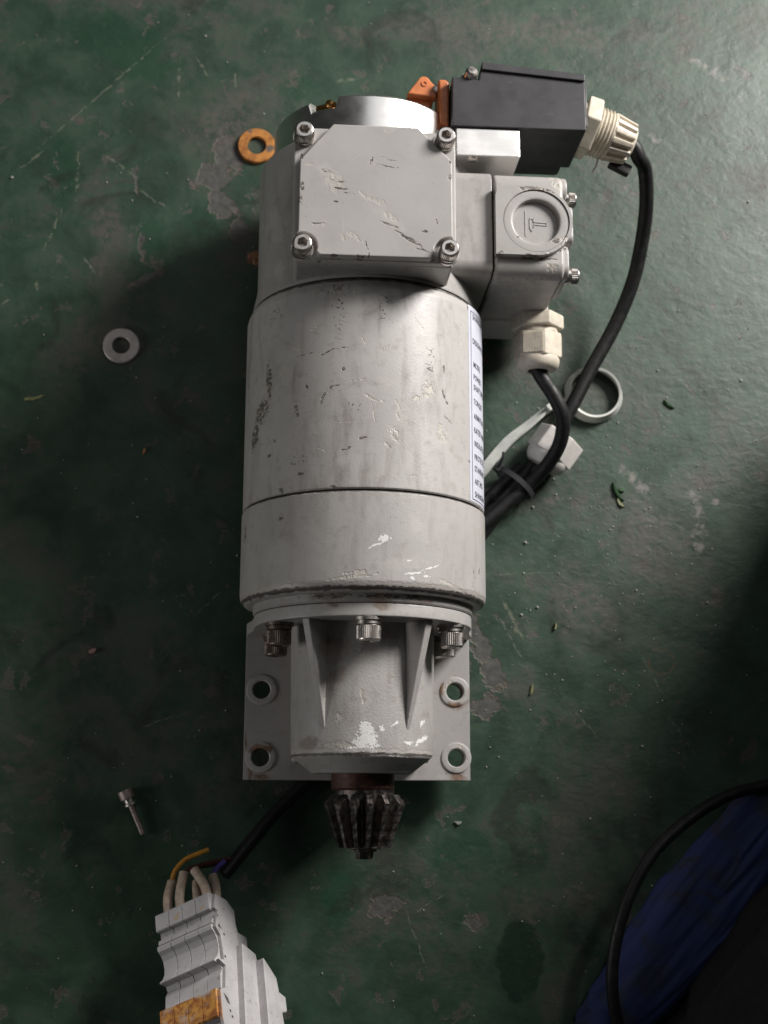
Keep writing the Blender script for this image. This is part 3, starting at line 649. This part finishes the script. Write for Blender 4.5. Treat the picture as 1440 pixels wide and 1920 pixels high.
# ---- cable glands
def hexa(af): return circ(0, 0, af/math.sqrt(3), 6)
def lower_gland(mtx):
    ln = G().prism(hexa(27), 0, 8.5, 1.3, 2, mtx @ Matrix.Rotation(R_(12), 4, 'Z'), 30)
    o = ln.obj('cable_gland', M_cream, motor)
    b = G()
    b.lathe([(11.8, 8.5), (11.8, 11.0), (12.2, 11.2)], 40, mtx)
    rot = Matrix.Rotation(R_(22), 4, 'Z')
    b.prism(hexa(24.6), 11.0, 26, 1.2, 2, mtx @ rot, 30)
    for f in range(6):                                     # fine ribs on every other facet
        if f % 2 == 0: continue
        for k in range(-6, 7):
            b.box(12.1, 12.75, k*0.9-0.28, k*0.9+0.28, 12.6, 24.6, 0.12, 1, mtx @ rot @ Matrix.Rotation(R_(30+60*f), 4, 'Z'))
    b.obj('gland_nut', M_cream, o)
    G().lathe([(12.4, 25.6), (12.6, 27.5), (12.2, 29.8), (10.8, 31.8), (8.6, 32.8), (6.0, 32.8), (5.4, 29)], 48, mtx, close=False).obj('gland_dome', M_cream, o)
    return o
LG0 = Vector((101.0, 272.5, 48)); LGd = Vector((0.0, -1.0, -0.05)).normalized()
lower_gland(aim(LG0, LGd))
UG0 = Vector((118.4, 375.5, 84)); UGd = Vector((0.945, -0.27, -0.10)).normalized()
def upper_gland(mtx):
    o = G().prism(hexa(31), 2.2, 11.0, 1.2, 2, mtx @ Matrix.Rotation(R_(18), 4, 'Z'), 30).obj('cable_gland', M_cream, motor)
    g = G(); pr = [(13.6, 0.0), (13.6, 11.2)]
    for k in range(4): z = 11.2+k*2.1; pr += [(12.6, z), (14.0, z+0.7), (14.0, z+1.1), (12.6, z+1.9)]
    pr += [(12.6, 20)]
    g.lathe(pr, 56, mtx).obj('gland_thread', M_cream, o)
    g = G(); g.lathe([(12.0, 19.6), (13.4, 20.0), (13.4, 21.4), (12.0, 22), (10.0, 33.5), (8.6, 35.0), (6.2, 35.2), (5.6, 32)], 48, mtx, close=False)
    for k in range(14):
        a = 360*k/14
        b = bmesh.new(); vs_ = []
        for (z, r0, r1, wd) in ((21.0, 11.2, 13.8, 1.75), (33.8, 9.2, 11.7, 1.45)):
            vs_.append([b.verts.new((r, y, z)) for r, y in ((r0, -wd), (r1, -wd*0.8), (r1, wd*0.8), (r0, wd))])
        b.faces.new(vs_[0]); b.faces.new(vs_[1])
        for i in range(4): b.faces.new((vs_[0][i], vs_[0][(i+1) % 4], vs_[1][(i+1) % 4], vs_[1][i]))
        bmesh.ops.recalc_face_normals(b, faces=b.faces)
        bmesh.ops.bevel(b, geom=list(b.edges), offset=0.4, segments=2, profile=0.5, affect='EDGES')
        g._add(b, mtx @ Matrix.Rotation(R_(a), 4, 'Z'))
    g.obj('ribbed_cap', M_cream, o)
    G().strip([mtx @ Vector((12.6, 0, 18.8)), mtx @ Vector((17, 0.6, 19.4)), mtx @ Vector((22.0, 0.4, 18.6))], 1.6, 0.9).obj('plastic_sliver', M_cream, o)
UGM = aim(UG0, UGd)
# turn the sliver's side towards -y
upper_gland(UGM @ Matrix.Rotation(R_(math.degrees(math.atan2((UGM.inverted().to_3x3() @ Vector((0, -1, -0.4))).y, (UGM.inverted().to_3x3() @ Vector((0, -1, -0.4))).x))), 4, 'Z'))

G().box(-6.5, 6.5, -3.2, 3.2, -2.5, 2.5, 1.0, 2, T(*(UG0+UGd*27+Vector((2, -12.5, -8)))) @ Matrix.Rotation(R_(-27), 4, 'Z')).obj('rubber_seal', M_cable, motor)
# ---- limit switch, lever, mounting block
sw = G()
sw.prism([(44.0, 357), (118.4, 357.5), (118.4, 390.0), (60.8, 394.6), (59.2, 385.2), (44.6, 387.0)], 66, 110, 0.8, 2)
sw.prism([(46.0, 358.5), (114.6, 359), (114.6, 388), (48, 388)], 52, 67, 2.0, 2)
sw.prism([(60.8, 391.0), (118.0, 386.6), (118.2, 390.6), (60.8, 395.4)], 96, 111.6, 0.5, 2)
switch = sw.obj('limit_switch', M_black, motor)
G().prism([(118.2, 361), (119.6, 361), (119.6, 386), (118.2, 386)], 68, 108, 0.4, 2).obj('end_plate', M_black, switch)
g = G(); g.lathe([(0, 0), (3.3, 0), (3.5, 0.5), (3.5, 5.0), (2.6, 6.0), (0, 6.1)], 20, aim((54.4, 388.0, 106.5), (0.2, 0.30, 1)))
g.lathe([(0, -2), (4.6, -2), (4.6, 0), (0, 0)], 24, aim((54.4, 388.0, 106.5), (0.2, 0.30, 1))); g.obj('switch_screw', M_screw, switch)
lev = G()
lev.prism([(38.4, 362), (43.4, 361.0), (43.8, 386.6), (41.6, 388.6), (37.4, 388.4)], 84, 104, 2.0, 4)
lever = lev.obj('release_lever', M_orange, motor)
g = G()
g.prism([(20.5, 381.5), (37.0, 380.0), (37.6, 386.4), (35.2, 388.4), (33.4, 390.6)]+circ(30.2, 389.0, 3.8, 6, 55, 160)+[(24.0, 386.6)], 93, 99.0, 1.0, 3)
g.prism([(19.0, 376.5), (33.0, 373.5), (36.2, 381.0), (20.6, 382.2)], 80, 94.5, 1.2, 3)
g.obj('lever_arm', M_orange, lever)
G().ring([(1.0, 98.8), (1.0, 99.5), (1.8, 99.5), (1.8, 98.8)], 20, T(30.4, 388.0, 0)).obj('lever_pin', M_orange, lever)
g = G().lathe([(0, 0), (2.0, 0), (2.4, 2.6), (0, 3.2)], 12, aim((37.4, 385.0, 97.0), (0, 0, 1))).obj('lever_screw', M_screw, lever)
blk = G().box(46.5, 81.6, 340.6, 356.9, 62, 108.4, 0.7, 2).obj('mounting_block', M_block, motor)
G().lathe([(0, 0), (2.7, 0), (2.7, 0.9), (2.0, 1.3), (0, 1.3)], 20, aim((56.0, 340.7, 104.0), (0, -1, 0))).obj('block_screw', M_screw, blk)

# ---- name plate on the right flank of the barrel
def wrap(r, s_mm, y): a = s_mm/65.0; return Vector((r*math.sin(a), y, 65+r*math.cos(a)))
def sheet(name, r, s0, s1, y0, y1, m, parent, n=40, thick=0.12):
    b = bmesh.new(); rows = []
    for i in range(n+1):
        s_ = s0+(s1-s0)*i/n
        rows.append([b.verts.new(wrap(r+dr, s_, y)) for dr, y in ((0, y0), (thick, y0), (thick, y1), (0, y1))])
    for i in range(n):
        for k in range(4): b.faces.new((rows[i][k], rows[i][(k+1) % 4], rows[i+1][(k+1) % 4], rows[i+1][k]))
    b.faces.new(rows[0]); b.faces.new(rows[-1])
    return G()._add(b).obj(name, m, parent, smooth=20)
S0 = 65*math.asin(on_cyl(879.5, 760, 65)[0]/65.0)
LY0, LY1 = 149.8, 257.0
lab = sheet('name_plate', 65.02, S0, S0+92, LY0, LY1, M_label, motor)
g = G()
def bar(s0, s1, y0, y1, n=24):
    b = bmesh.new(); rows = []
    for i in range(n+1):
        s_ = s0+(s1-s0)*i/n; rows.append([b.verts.new(wrap(r, s_, y)) for r, y in ((65.1, y0), (65.2, y0), (65.2, y1), (65.1, y1))])
    for i in range(n):
        for k in range(4): b.faces.new((rows[i][k], rows[i][(k+1) % 4], rows[i+1][(k+1) % 4], rows[i+1][k]))
    g._add(b)
bar(S0+2.6, S0+3.1, LY0+1.0, LY1-2.5); bar(S0+2.6, S0+88, LY1-3.0, LY1-2.5); bar(S0+2.6, S0+88, LY0+1.0, LY0+1.5)
g.obj('border_line', M_ink, lab)
def text_mesh(lines, size):
    b = bmesh.new()
    for (txt, s0, y) in lines:
        cu = bpy.data.curves.new('t', 'FONT'); cu.body = txt; cu.size = size; cu.space_character = 1.06; cu.resolution_u = 3; cu.offset = 0.05
        o = bpy.data.objects.new('t', cu); COL.objects.link(o)
        dg = bpy.context.evaluated_depsgraph_get(); me = bpy.data.meshes.new_from_object(o.evaluated_get(dg))
        o2 = b.verts[:] and len(b.verts) or 0
        b.from_mesh(me); b.verts.ensure_lookup_table()
        for v in b.verts[o2:]: v.co = wrap(65.22, s0+v.co.x*0.82, y+v.co.y)
        bpy.data.objects.remove(o); bpy.data.curves.remove(cu); bpy.data.meshes.remove(me)
    return b
lines = []
for (txt, py, ds) in (('SHANGHAI', 612, 6.4), ('DESIGNATION', 657, 6.0), ('MODEL', 700, 7.0), ('POWER', 723, 7.0), ('SHAFT SPEED', 742, 7.0), ('TORQUE', 769, 7.0), ('ARMATURE', 796, 7.0),
                      ('RATED ARM', 822, 7.0), ('INSULATION', 847, 7.2), ('PROTECTION', 872, 7.2), ('STANDARD', 894, 7.2), ('ART.NO.', 918, 7.2), ('SHANGHAI', 942, 7.2)):
    x, y = on_cyl(888, py-6, 65); lines.append((txt, S0+ds*0.8, y+1.6))
tbm = text_mesh(lines, 4.4)
G()._add(tbm).obj('lettering', M_ink, lab, smooth=0)

# ------------------------------------------------------------------ cables, nut, strap
def path(*p): return [Vector((*at(px, py, z), z)) for px, py, z in p]
ug_end = UG0+UGd*33
c1 = [ug_end-UGd*10, ug_end+UGd*2, ug_end+UGd*6+Vector((1.0, -5, -3))]+path((1209, 318, 68), (1212, 380, 54), (1204, 450, 40), (1186, 530, 28), (1152, 612, 19), (1108, 692, 15), (1072, 762, 13.5), (1040, 818, 11), (1000, 872, 7), (955, 925, 5), (905, 975, 5), (850, 1015, 5), (780, 1060, 5))
o = G().tube(c1, 4.25, 18, 10).obj('upper_cable', M_cable); tag(o, 'long black rubber cable curving from the switch gland down across the floor', 'cable', 'black cables of the motor')
lg_end = LG0+LGd*30
c2 = [lg_end-LGd*8, lg_end+LGd*2]+path((1040, 745, 46), (1055, 785, 42), (1050, 830, 33), (1026, 872, 23), (992, 908, 15), (955, 940, 13), (915, 975, 12), (870, 1010, 11), (800, 1050, 8))
o = G().tube(c2, 4.2, 18, 10).obj('brake_cable', M_cable); tag(o, 'short black cable dropping from the brake box gland over the white nut', 'cable', 'black cables of the motor')
c3 = path((1022, 868, 11), (985, 898, 5), (940, 950, 4.5), (900, 1005, 4.5), (850, 1050, 4.5), (790, 1090, 4.5))
o = G().tube(c3, 4.1, 18, 10).obj('nut_cable', M_cable); tag(o, 'black cable running from the loose white gland nut under the motor', 'cable', 'black cables of the motor')
c4 = path((978, 875, 4.2), (935, 915, 4.2), (905, 945, 4.2), (860, 990, 4.2), (800, 1040, 4.2))
o = G().tube(c4, 3.6, 16, 10).obj('spare_cable', M_cable); tag(o, 'thin black cable nearest the motor in the tied bundle', 'cable', 'black cables of the motor')
# black tie round the bundle
tc = Vector((*at(966, 905, 11), 11)); td = (Vector((*at(930, 955, 9), 9))-Vector((*at(1000, 870, 9), 9))).normalized(); ts = Vector((0, 0, 1)).cross(td).normalized()
g = G(); loop = []
for i in range(25):
    a = 2*math.pi*i/24; loop.append(tc+ts*(12.2*math.cos(a))+Vector((0, 0, 1))*(9.6*math.sin(a)-0.4))
P = [Vector(p) for p in loop]
b = bmesh.new(); rows = []
for i, p in enumerate(P):
    rad = (p-tc).normalized()
    rows.append([b.verts.new(q) for q in (p+td*1.6, p+rad*1.0+td*1.6, p+rad*1.0-td*1.6, p-td*1.6)])
for i in range(len(rows)-1):
    for k in range(4): b.faces.new((rows[i][k], rows[i][(k+1) % 4], rows[i+1][(k+1) % 4], rows[i+1][k]))
tie = G()._add(b).obj('cable_tie', M_black); tag(tie, 'black cable tie cinched round the bundle of black cables', 'cable tie')
hd = tc-ts*13.6+Vector((0, 0, 2))
G().box(-2.6, 2.6, -2.4, 2.4, -2.2, 2.4, 0.5, 2, aim(hd, -ts)).obj('tie_head', M_black, tie)
G().tube([hd+Vector((0, 0, 2)), hd+Vector((1.5, 3.5, 7)), hd+Vector((2.0, 7.5, 8.0))], 0.8, 6, 5).obj('tie_tail', M_black, tie)
# loose white gland nut
nd = (Vector((*at(985, 905, 9), 9))-Vector((*at(1050, 815, 15), 15))).normalized()
nm = aim(Vector((*at(1055, 818, 15), 15)), nd)
nut = G(); nut.prism(circ(0, 0, 15.2, 6), 0, 15, 1.0, 2, nm @ Matrix.Rotation(R_(8), 4, 'Z'), 30)
nut.lathe([(13.0, 14.6), (13.2, 16.5), (12.0, 20), (9.6, 22.2), (5.6, 22.6)], 40, nm)
nut = nut.obj('gland_nut', M_whiteplastic); tag(nut, 'loose white plastic hexagonal gland nut under the drooping black cable', 'nut')
# white strap with its loop
lc = Vector((*at(1114, 738, 4), 4)); lpth = path((880, 915, 4), (915, 872, 4), (952, 828, 4), (990, 797, 4), (1022, 770, 4), (1040, 757, 4))
ring_pts = []
for i in range(14):
    a = R_(202-12-i*26.5); ring_pts.append(lc+Vector((16.6*math.cos(a), 16.2*math.sin(a), 0)))
strap = G().strip(lpth+ring_pts, 6.4, 1.5, per=7, twist=lambda u: 62*max(0.0, 1-u/0.26)+18)
strap = strap.obj('strap', M_strap); tag(strap, 'pale plastic strap looped in a ring on the floor right of the motor', 'strap')
G().box(-4.2, 4.2, -2.2, 2.2, 0.3, 9.0, 0.8, 2, T(*at(1034, 762, 4), 0) @ Matrix.Rotation(R_(42), 4, 'Z')).obj('strap_buckle', M_strap, strap)

# ------------------------------------------------------------------ washers and the loose screw
def washer(name, px, py, ro, ri, h, m, label, tilt=0):
    x, y = at(px, py, h)
    o = G().ring([(ri, 0.1), (ri, h-0.3), (ri+0.3, h), (ro-0.5, h), (ro, h-0.5), (ro, 0.1)], 64).obj(name, m, loc=(x, y, 0)); tag(o, label, 'washer'); return o
nW = NT('rusted_washer', 0.75, 0.25)
cW = nW.mix(nW.rng(nW.noise(0.16, 6, 0.68), 0.32, 0.62), (0.24, 0.085, 0.02), (0.50, 0.215, 0.05))
cW = nW.mix(nW.blobs([(8.5, -2, 4, 3.2, 20), (-4, 9, 2, 1.5, 0)], 0.8, 0.5, 0.6, 2), cW, (0.13, 0.10, 0.085)); M_rustw = nW.done(cW, None, None, nW.bump(nW.noise(0.9, 5), 0.25, 0.8))
M_steelw = plain('dull_zinc_steel', (0.52, 0.48, 0.46), 0.5, 0.5, 0.15, 0.2)
washer('rusty_washer', 481, 272, 11.6, 5.9, 2.6, M_rustw, 'orange rusted flat washer on the floor beside the top of the motor')
washer('steel_washer', 227, 647, 10.9, 5.3, 2.4, M_steelw, 'clean pale steel washer lying alone left of the motor')
sx, sy = at(234, 1482, 3.2); ex, ey = at(268, 1563, 1.6)
dv = Vector((ex-sx, ey-sy, -1.4)); ln = dv.length
lsx = G(); lsx.lathe([(0, 0), (3.9, 0), (4.1, 0.5), (4.1, 4.6), (3.9, 5.0), (1.5, 5.0), (1.5, ln), (1.1, ln+0.6), (0, ln+0.6)], 24)
lsx = lsx.obj('loose_screw', plain('browned_screw_steel', (0.34, 0.27, 0.25), 0.45, 0.6, 0.3, 0.4), smooth=30)
lsx.matrix_world = Matrix.Scale(1, 4) @ T(sx*S, sy*S, 4.2*S) @ dv.to_track_quat('Z', 'Y').to_matrix().to_4x4()
tag(lsx, 'thin brown steel screw lying in the shadow at lower left', 'screw')
G().ring([(1.8, 7.6), (3.2, 7.6), (3.2, 8.8), (1.8, 8.8)], 20).obj('lock_washer', M_screw, lsx)
G().ring([(1.8, 5.2), (2.5, 5.2), (2.5, 7.2), (1.8, 7.2)], 20).obj('spring_washer', M_screw, lsx)

# ------------------------------------------------------------------ rail terminal block
nB = NT('grey_terminal_plastic', 0.5)
sepB = nB.n('ShaderNodeSeparateXYZ'); nB.L(nB.mm, sepB.inputs[0])
cB = nB.mix(nB.rng(nB.noise(0.08, 4), 0.3, 0.7), (0.42, 0.405, 0.41), (0.50, 0.485, 0.49))
spot = nB.blobs([(13.5, -6.0, 2.4, 1.6, 30), (29, -7.6, 1.8, 0.9, 20), (14, -7.6, 1.4, 0.8, 0), (30, -6.6, 1, 1, 0)], 0.8, 0.5, 0.5, 2)
cB = nB.mix(nB.ma('MULTIPLY', spot, 0.6), cB, (0.50, 0.33, 0.13))
dirtB = nB.rng(nB.noise(0.3, 6, 0.7), 0.55, 0.72); cB = nB.mix(nB.ma('MULTIPLY', dirtB, 0.6), cB, (0.15, 0.13, 0.12))
rB = nB.rng(nB.ma('ADD', sepB.outputs[1], nB.ma('MULTIPLY', nB.ma('SUBTRACT', nB.noise(0.12, 4), 0.5), 14)), -53, -50, 1, 0)
rB = nB.ma('MULTIPLY', rB, nB.rng(nB.noise(0.10, 5, 0.65), 0.24, 0.50))
topface = nB.rng(sepB.outputs[2], -2.5, -0.8, 0, 1); rB = nB.ma('MULTIPLY', rB, topface)
cB = nB.mix(rB, cB, nB.mix(nB.rng(nB.noise(0.3, 4), 0.35, 0.65), (0.30, 0.10, 0.025), (0.62, 0.30, 0.06)))
M_term = nB.done(cB, None, None, nB.bump(nB.noise(1.2, 4), 0.06, 0.6))

al, be = R_(25), R_(24)
cv = Vector((math.cos(al)*math.cos(be), math.sin(al)*math.cos(be), math.sin(be)))
lx, ly = 0.15, -0.97
lz = -(lx*cv.x+ly*cv.y)/cv.z
lv = Vector((lx, ly, lz)).normalized(); nv = lv.cross(cv).normalized()
ox, oy = at(290, 1716, 31)
term = empty('terminal_block', (ox, oy, 31))
TB = Matrix((( cv.x, -lv.x, nv.x), (cv.y, -lv.y, nv.y), (cv.z, -lv.z, nv.z))).to_4x4()
term.rotation_euler = TB.to_euler(); nB.tc.object = term
tag(term, 'grey row of rail terminal modules with rust stained face and cream sleeved wires', 'terminal block')
prof = [(0, -3), (0.3, -0.6), (1.2, 0), (9.4, -0.4), (9.8, -1.2), (9.6, -2.2), (9.2, -4.2), (14.0, -4.4), (14.2, -2.2), (16.8, -1.6), (17.0, -2.8), (17.6, -2.8), (17.8, -0.8), (19.0, -0.5), (20.6, -1.2), (22.0, -3.4),
        (24.5, -5.2), (28, -6.0), (31.5, -5.6), (34.4, -4.0), (36.6, -1.6), (37.4, -1.0), (37.8, -1.6), (37.6, -6.4), (40, -7.6), (43.4, -5.6), (50.6, -5.0), (50.8, -6.4), (52.0, -6.4), (52.2, -0.4), (52.8, 0), (66, 0), (66.6, -0.6), (67, -6), (70, -7), (88, -7),
        (88, -26), (80, -26), (80, -33), (66, -33), (66, -28), (24, -28), (24, -34), (14, -34), (14, -26), (4, -22), (0, -14)]
poly = [(-l, nn) for l, nn in prof]
LN = Matrix(((0, 0, 1, 0), (1, 0, 0, 0), (0, 1, 0, 0), (0, 0, 0, 1)))
mod = G().prism(poly, 0.14, 8.24, 0.06, 1, LN, 12).obj('module', M_term, term, smooth=25)
for k in range(1, 4):
    c = mod.copy(); COL.objects.link(c); c.parent = term; c.location = (8.5*k*S, 0, 0)
# end plate on the right with its holes, then the rail clip steps behind it
hol = [circ(-12.6, -4.6, 0.9, 10), circ(-21.5, -9.4, 0.8, 12), circ(-33.8, -8.6, 0.8, 12), [(-16.5, -5.4), (-18.6, -4.2), (-19.6, -7.6)], [(-54.0, -4.0), (-58.5, -6.6), (-58.8, -9.4), (-56, -8.0)], circ(-62, -9, 0.8, 10), circ(-64.6, -10.4, 0.8, 10)]
op = [(-0.6, -4), (-9, -2.2), (-9.8, -5), (-16, -3), (-19.5, -2), (-23, -6), (-36, -7.2), (-37, -2.2), (-38.6, -8.2), (-51, -6.2), (-53, -1.4), (-66, -1.2), (-88, -8), (-88, -25), (-4, -21), (-0.4, -14)]
G().holed(op, hol, 34.05, 35.6, LN).obj('end_plate', M_term, term, smooth=25)
cp = [(-24, -20), (-70, -16), (-88, -18), (-88, -42), (-62, -44), (-60, -38), (-52, -38), (-50, -42), (-42, -42), (-40, -36), (-34, -34), (-26, -32)]
G().prism(cp, 20, 39.5, 0.5, 1, LN, 20).obj('rail_clip', M_term, term, smooth=25)
cp2 = [(-30, -31), (-88, -29), (-88, -49), (-66, -50), (-64, -45), (-56, -44), (-54, -49), (-46, -49), (-45, -43), (-38, -42)]
G().prism(cp2, 16, 44.5, 0.5, 1, LN, 20).obj('rail_foot', M_term, term, smooth=25)
M_sleeve = plain('cream_wire_sleeve', (0.46, 0.36, 0.28), 0.55, 0, 0.2, 0.3)
M_owire = plain('orange_wire', (0.50, 0.23, 0.03), 0.45, 0, 0.15, 0.3); M_vwire = plain('violet_wire', (0.075, 0.055, 0.28), 0.45, 0, 0.15, 0.3)
M_rwire = plain('dark_red_wire', (0.08, 0.018, 0.016), 0.45, 0, 0.15, 0.3)
sl = [((4.3, -2, -7), (4.9, 9, -5.5), (7.6, 19, -6.5)), ((12.6, -2, -6), (13.4, 8, -4.5), (17.4, 19.5, -4)), ((22.5, -2, -8), (22, 6, -8), (21.5, 14, -9)), ((30.0, -2, -6), (28.6, 8, -5), (24.6, 17.5, -3)), ((31.5, -2, -11), (32, 8, -11), (30.6, 14.5, -11))]
for s_ in sl:
    G().tube(s_, 2.5, 14, 6).obj('sleeve', M_sleeve, term)
G().tube(((7.4, 18, -6.5), (10.5, 24, -6), (17, 28.5, -7), (25, 30.5, -10), (29, 31.5, -12)), 1.35, 10, 7).obj('orange_wire', M_owire, term)
G().tube(((30.6, 13.5, -11), (32.5, 18, -12), (36.5, 22.5, -15)), 1.3, 10, 6).obj('violet_wire', M_vwire, term)
G().tube(((17.2, 18, -4.2), (20, 22, -7), (26, 24, -14), (33, 25, -20)), 1.3, 10, 6).obj('red_wire', M_rwire, term)
G().tube(((24.8, 16.5, -3.4), (26, 21, -7), (31, 25, -16), (36, 27, -22)), 1.3, 10, 6).obj('red_wire', M_rwire, term)
c5 = path((420, 1640, 16), (462, 1588, 10), (515, 1525, 6), (560, 1480, 5), (620, 1420, 5), (680, 1330, 5))
o = G().tube(c5, 3.7, 16, 8).obj('feed_cable', M_cable); tag(o, 'black sheathed cable in deep shadow leading from the motor to the terminal block', 'cable', 'black cables of the motor')

# ------------------------------------------------------------------ lower right: cable, blue cloth, black cloth, added shade mound
c6 = path((1560, 1440, 10), (1440, 1472, 12), (1370, 1490, 16), (1300, 1530, 22), (1228, 1596, 26), (1180, 1680, 28), (1154, 1770, 26), (1148, 1850, 22), (1160, 1925, 14), (1190, 1990, 6))
o = G().tube(c6, 3.4, 16, 10).obj('arched_cable', M_cable); tag(o, 'black cable arching over the blue cloth in the lower right corner', 'cable')
def mound(name, m, cx, cy, rx, ry, h, rot, fold, seed, nu=72, nv=30, zoff=0.0, pw=0.7):
    b = bmesh.new(); rows = []; ca, sa = math.cos(R_(rot)), math.sin(R_(rot))
    for j in range(nv+1):
        t = j/nv; el = t*math.pi/2; row = []
        for i in range(nu):
            a = 2*math.pi*i/nu; rr = math.cos(el)**pw; zz = math.sin(el)**0.8
            p = Vector((rr*math.cos(a), rr*math.sin(a), zz))
            q = Vector((p.x*2.2+seed, p.y*5.5, p.z*2))
            d = 1+fold*(mnoise.fractal(q, 0.9, 2.0, 4))*(0.5+0.5*rr)
            x, y, z = p.x*rx*d, p.y*ry*d, max(0.0, p.z*h*(1+fold*0.8*mnoise.noise(q*1.7)))
            row.append(b.verts.new((cx+x*ca-y*sa, cy+x*sa+y*ca, z+zoff)))
        rows.append(row)
    for j in range(nv):
        for i in range(nu): b.faces.new((rows[j][i], rows[j][(i+1) % nu], rows[j+1][(i+1) % nu], rows[j+1][i]))
    bmesh.ops.remove_doubles(b, verts=b.verts, dist=1e-3)
    b.faces.new([v for v in rows[0]][::-1])
    return G()._add(b).obj(name, m, smooth=180)
nC = NT('blue_cloth', 0.75, 0, 0.3)
wv = nC.noise(0.05, 5, 0.6, dist=1.0)
cC = nC.mix(nC.rng(wv, 0.46, 0.70), (0.028, 0.040, 0.125), (0.034, 0.036, 0.050))
M_blue = nC.done(cC, None, None, nC.bump(nC.noise(0.5, 4), 0.4, 0.6))
M_heap = plain('black_heap_cloth', (0.012, 0.012, 0.013), 0.8, 0, 0.2, 0.3, 0.2, spec=0.25)
bx_, by_ = at(1330, 1690, 6)
o = mound('blue_cloth', M_blue, bx_, by_, 110, 26, 15, 47, 0.12, 3.1); tag(o, 'crumpled dark blue cloth lying between black cable and black cloth', 'cloth')
gx, gy = at(1500, 1900, 30)
o = mound('black_cloth', M_heap, gx+6, gy-6, 170, 58, 70, 47, 0.16, 9.3); tag(o, 'heap of black cloth filling the lower right corner', 'cloth')
o = mound('shade_mound', M_heap, 350, 118, 185, 84, 235, 82, 0.08, 5.7, pw=0.3); tag(o, 'tall soft black mound added past the right edge of view to shade the floor', 'light blocker')  # added blocker, nearly all out of view, darkens right edge and lower right

# ------------------------------------------------------------------ crumbs on the floor
def chip(name, px, py, l, wd, h, rot, m, label, cat='chip', group=None, seed=0):
    rnd = random.Random(seed*31+int(px)); b = bmesh.new(); n = 8; lo = []; hi = []
    for i in range(n):
        a = 2*math.pi*i/n; k = rnd.uniform(0.75, 1.15)
        x, y = l/2*math.cos(a)*k, wd*0.38*math.sin(a)*k+(0.12*l*math.cos(a)**2)
        lo.append(b.verts.new((x, y, 0.05))); hi.append(b.verts.new((x*0.85, y*0.85, h*rnd.uniform(0.6, 1.2))))
    b.faces.new(lo); b.faces.new(hi)
    for i in range(n): b.faces.new((lo[i], lo[(i+1) % n], hi[(i+1) % n], hi[i]))
    o = G()._add(b).obj(name, m, smooth=20); x, y = at(px, py, 0.5); o.location = (x*S, y*S, 0); o.rotation_euler = (0, 0, R_(rot))
    return tag(o, label, cat, group)
M_gchip = plain('green_paint_flake', (0.035, 0.09, 0.035), 0.5, 0, 0.3); M_ychip = plain('yellow_green_flake', (0.20, 0.21, 0.09), 0.5, 0, 0.3)
M_ochip = plain('orange_crumb', (0.36, 0.19, 0.05), 0.6, 0, 0.2); M_pchip = plain('pale_grit', (0.34, 0.34, 0.30), 0.7, 0, 0.25); M_rchip = plain('pink_crumb', (0.34, 0.20, 0.17), 0.7, 0, 0.3)
M_bchip = plain('brown_crumb', (0.08, 0.035, 0.02), 0.7, 0, 0.3)
chip('paint_flake', 1156, 925, 13, 3.0, 2.2, -60, M_gchip, 'longest dark green paint flake right of the black cable bundle', 'paint flake')
chip('paint_flake', 1168, 918, 6, 4.6, 1.6, 30, M_gchip, 'ragged dark green flake touching the longest flake', 'paint flake')
chip('paint_flake', 1163, 945, 8, 2.6, 1.4, -50, M_ychip, 'olive sliver beside the longest green flake', 'paint flake')
chip('paint_flake', 1253, 760, 8, 2.2, 1.5, -40, M_gchip, 'green flake right of the pale strap loop', 'paint flake')
chip('paint_flake', 998, 1293, 7, 2.2, 1.5, 80, M_ychip, 'yellow green flake right of the foot plate', 'paint flake')
chip('paint_flake', 1042, 1175, 5.5, 1.6, 1.8, 80, M_ychip, 'small upright olive flake right of the pinion flange', 'paint flake')
chip('wood_crumb', 271, 846, 4.4, 2.4, 1.6, 80, M_ochip, 'orange crumb in the shadow below the pale washer', 'crumb')
chip('stone_chip', 859, 1543, 4.8, 2.8, 1.6, 0, M_pchip, 'pale stone chip right of the dark pinion', 'stone chip')
chip('pink_crumb', 174, 1221, 5.0, 4.2, 2.4, 30, M_rchip, 'pinkish crumb in the shadow at far left', 'crumb')
chip('brown_crumb', 911, 676, 3.6, 2.2, 1.6, -20, M_bchip, 'brown crumb between name plate and white gland', 'crumb')
chip('paint_flake', 62, 748, 13, 3.4, 0.8, 10, M_ychip, 'yellow green flake at the left edge of the picture', 'paint flake')
gb = bmesh.new(); rnd = random.Random(5)
for i in range(420):
    px, py = rnd.uniform(-60, 1500), rnd.uniform(-60, 1960)
    if rnd.random() < 0.45: px, py = rnd.gauss(1120, 150), rnd.gauss(1000, 190)
    x, y = at(px, py, 0); r = rnd.uniform(0.22, 0.55)*(1.7 if rnd.random() < 0.08 else 1)
    vsx = bmesh.ops.create_icosphere(gb, subdivisions=1, radius=r)['verts']
    for v in vsx: v.co = Vector((x, y, r*0.6))+Vector((v.co.x*rnd.uniform(0.7, 1.5), v.co.y*rnd.uniform(0.7, 1.3), v.co.z*rnd.uniform(0.6, 1)))
o = G()._add(gb).obj('grit', M_pchip, smooth=0); tag(o, kind='stuff')
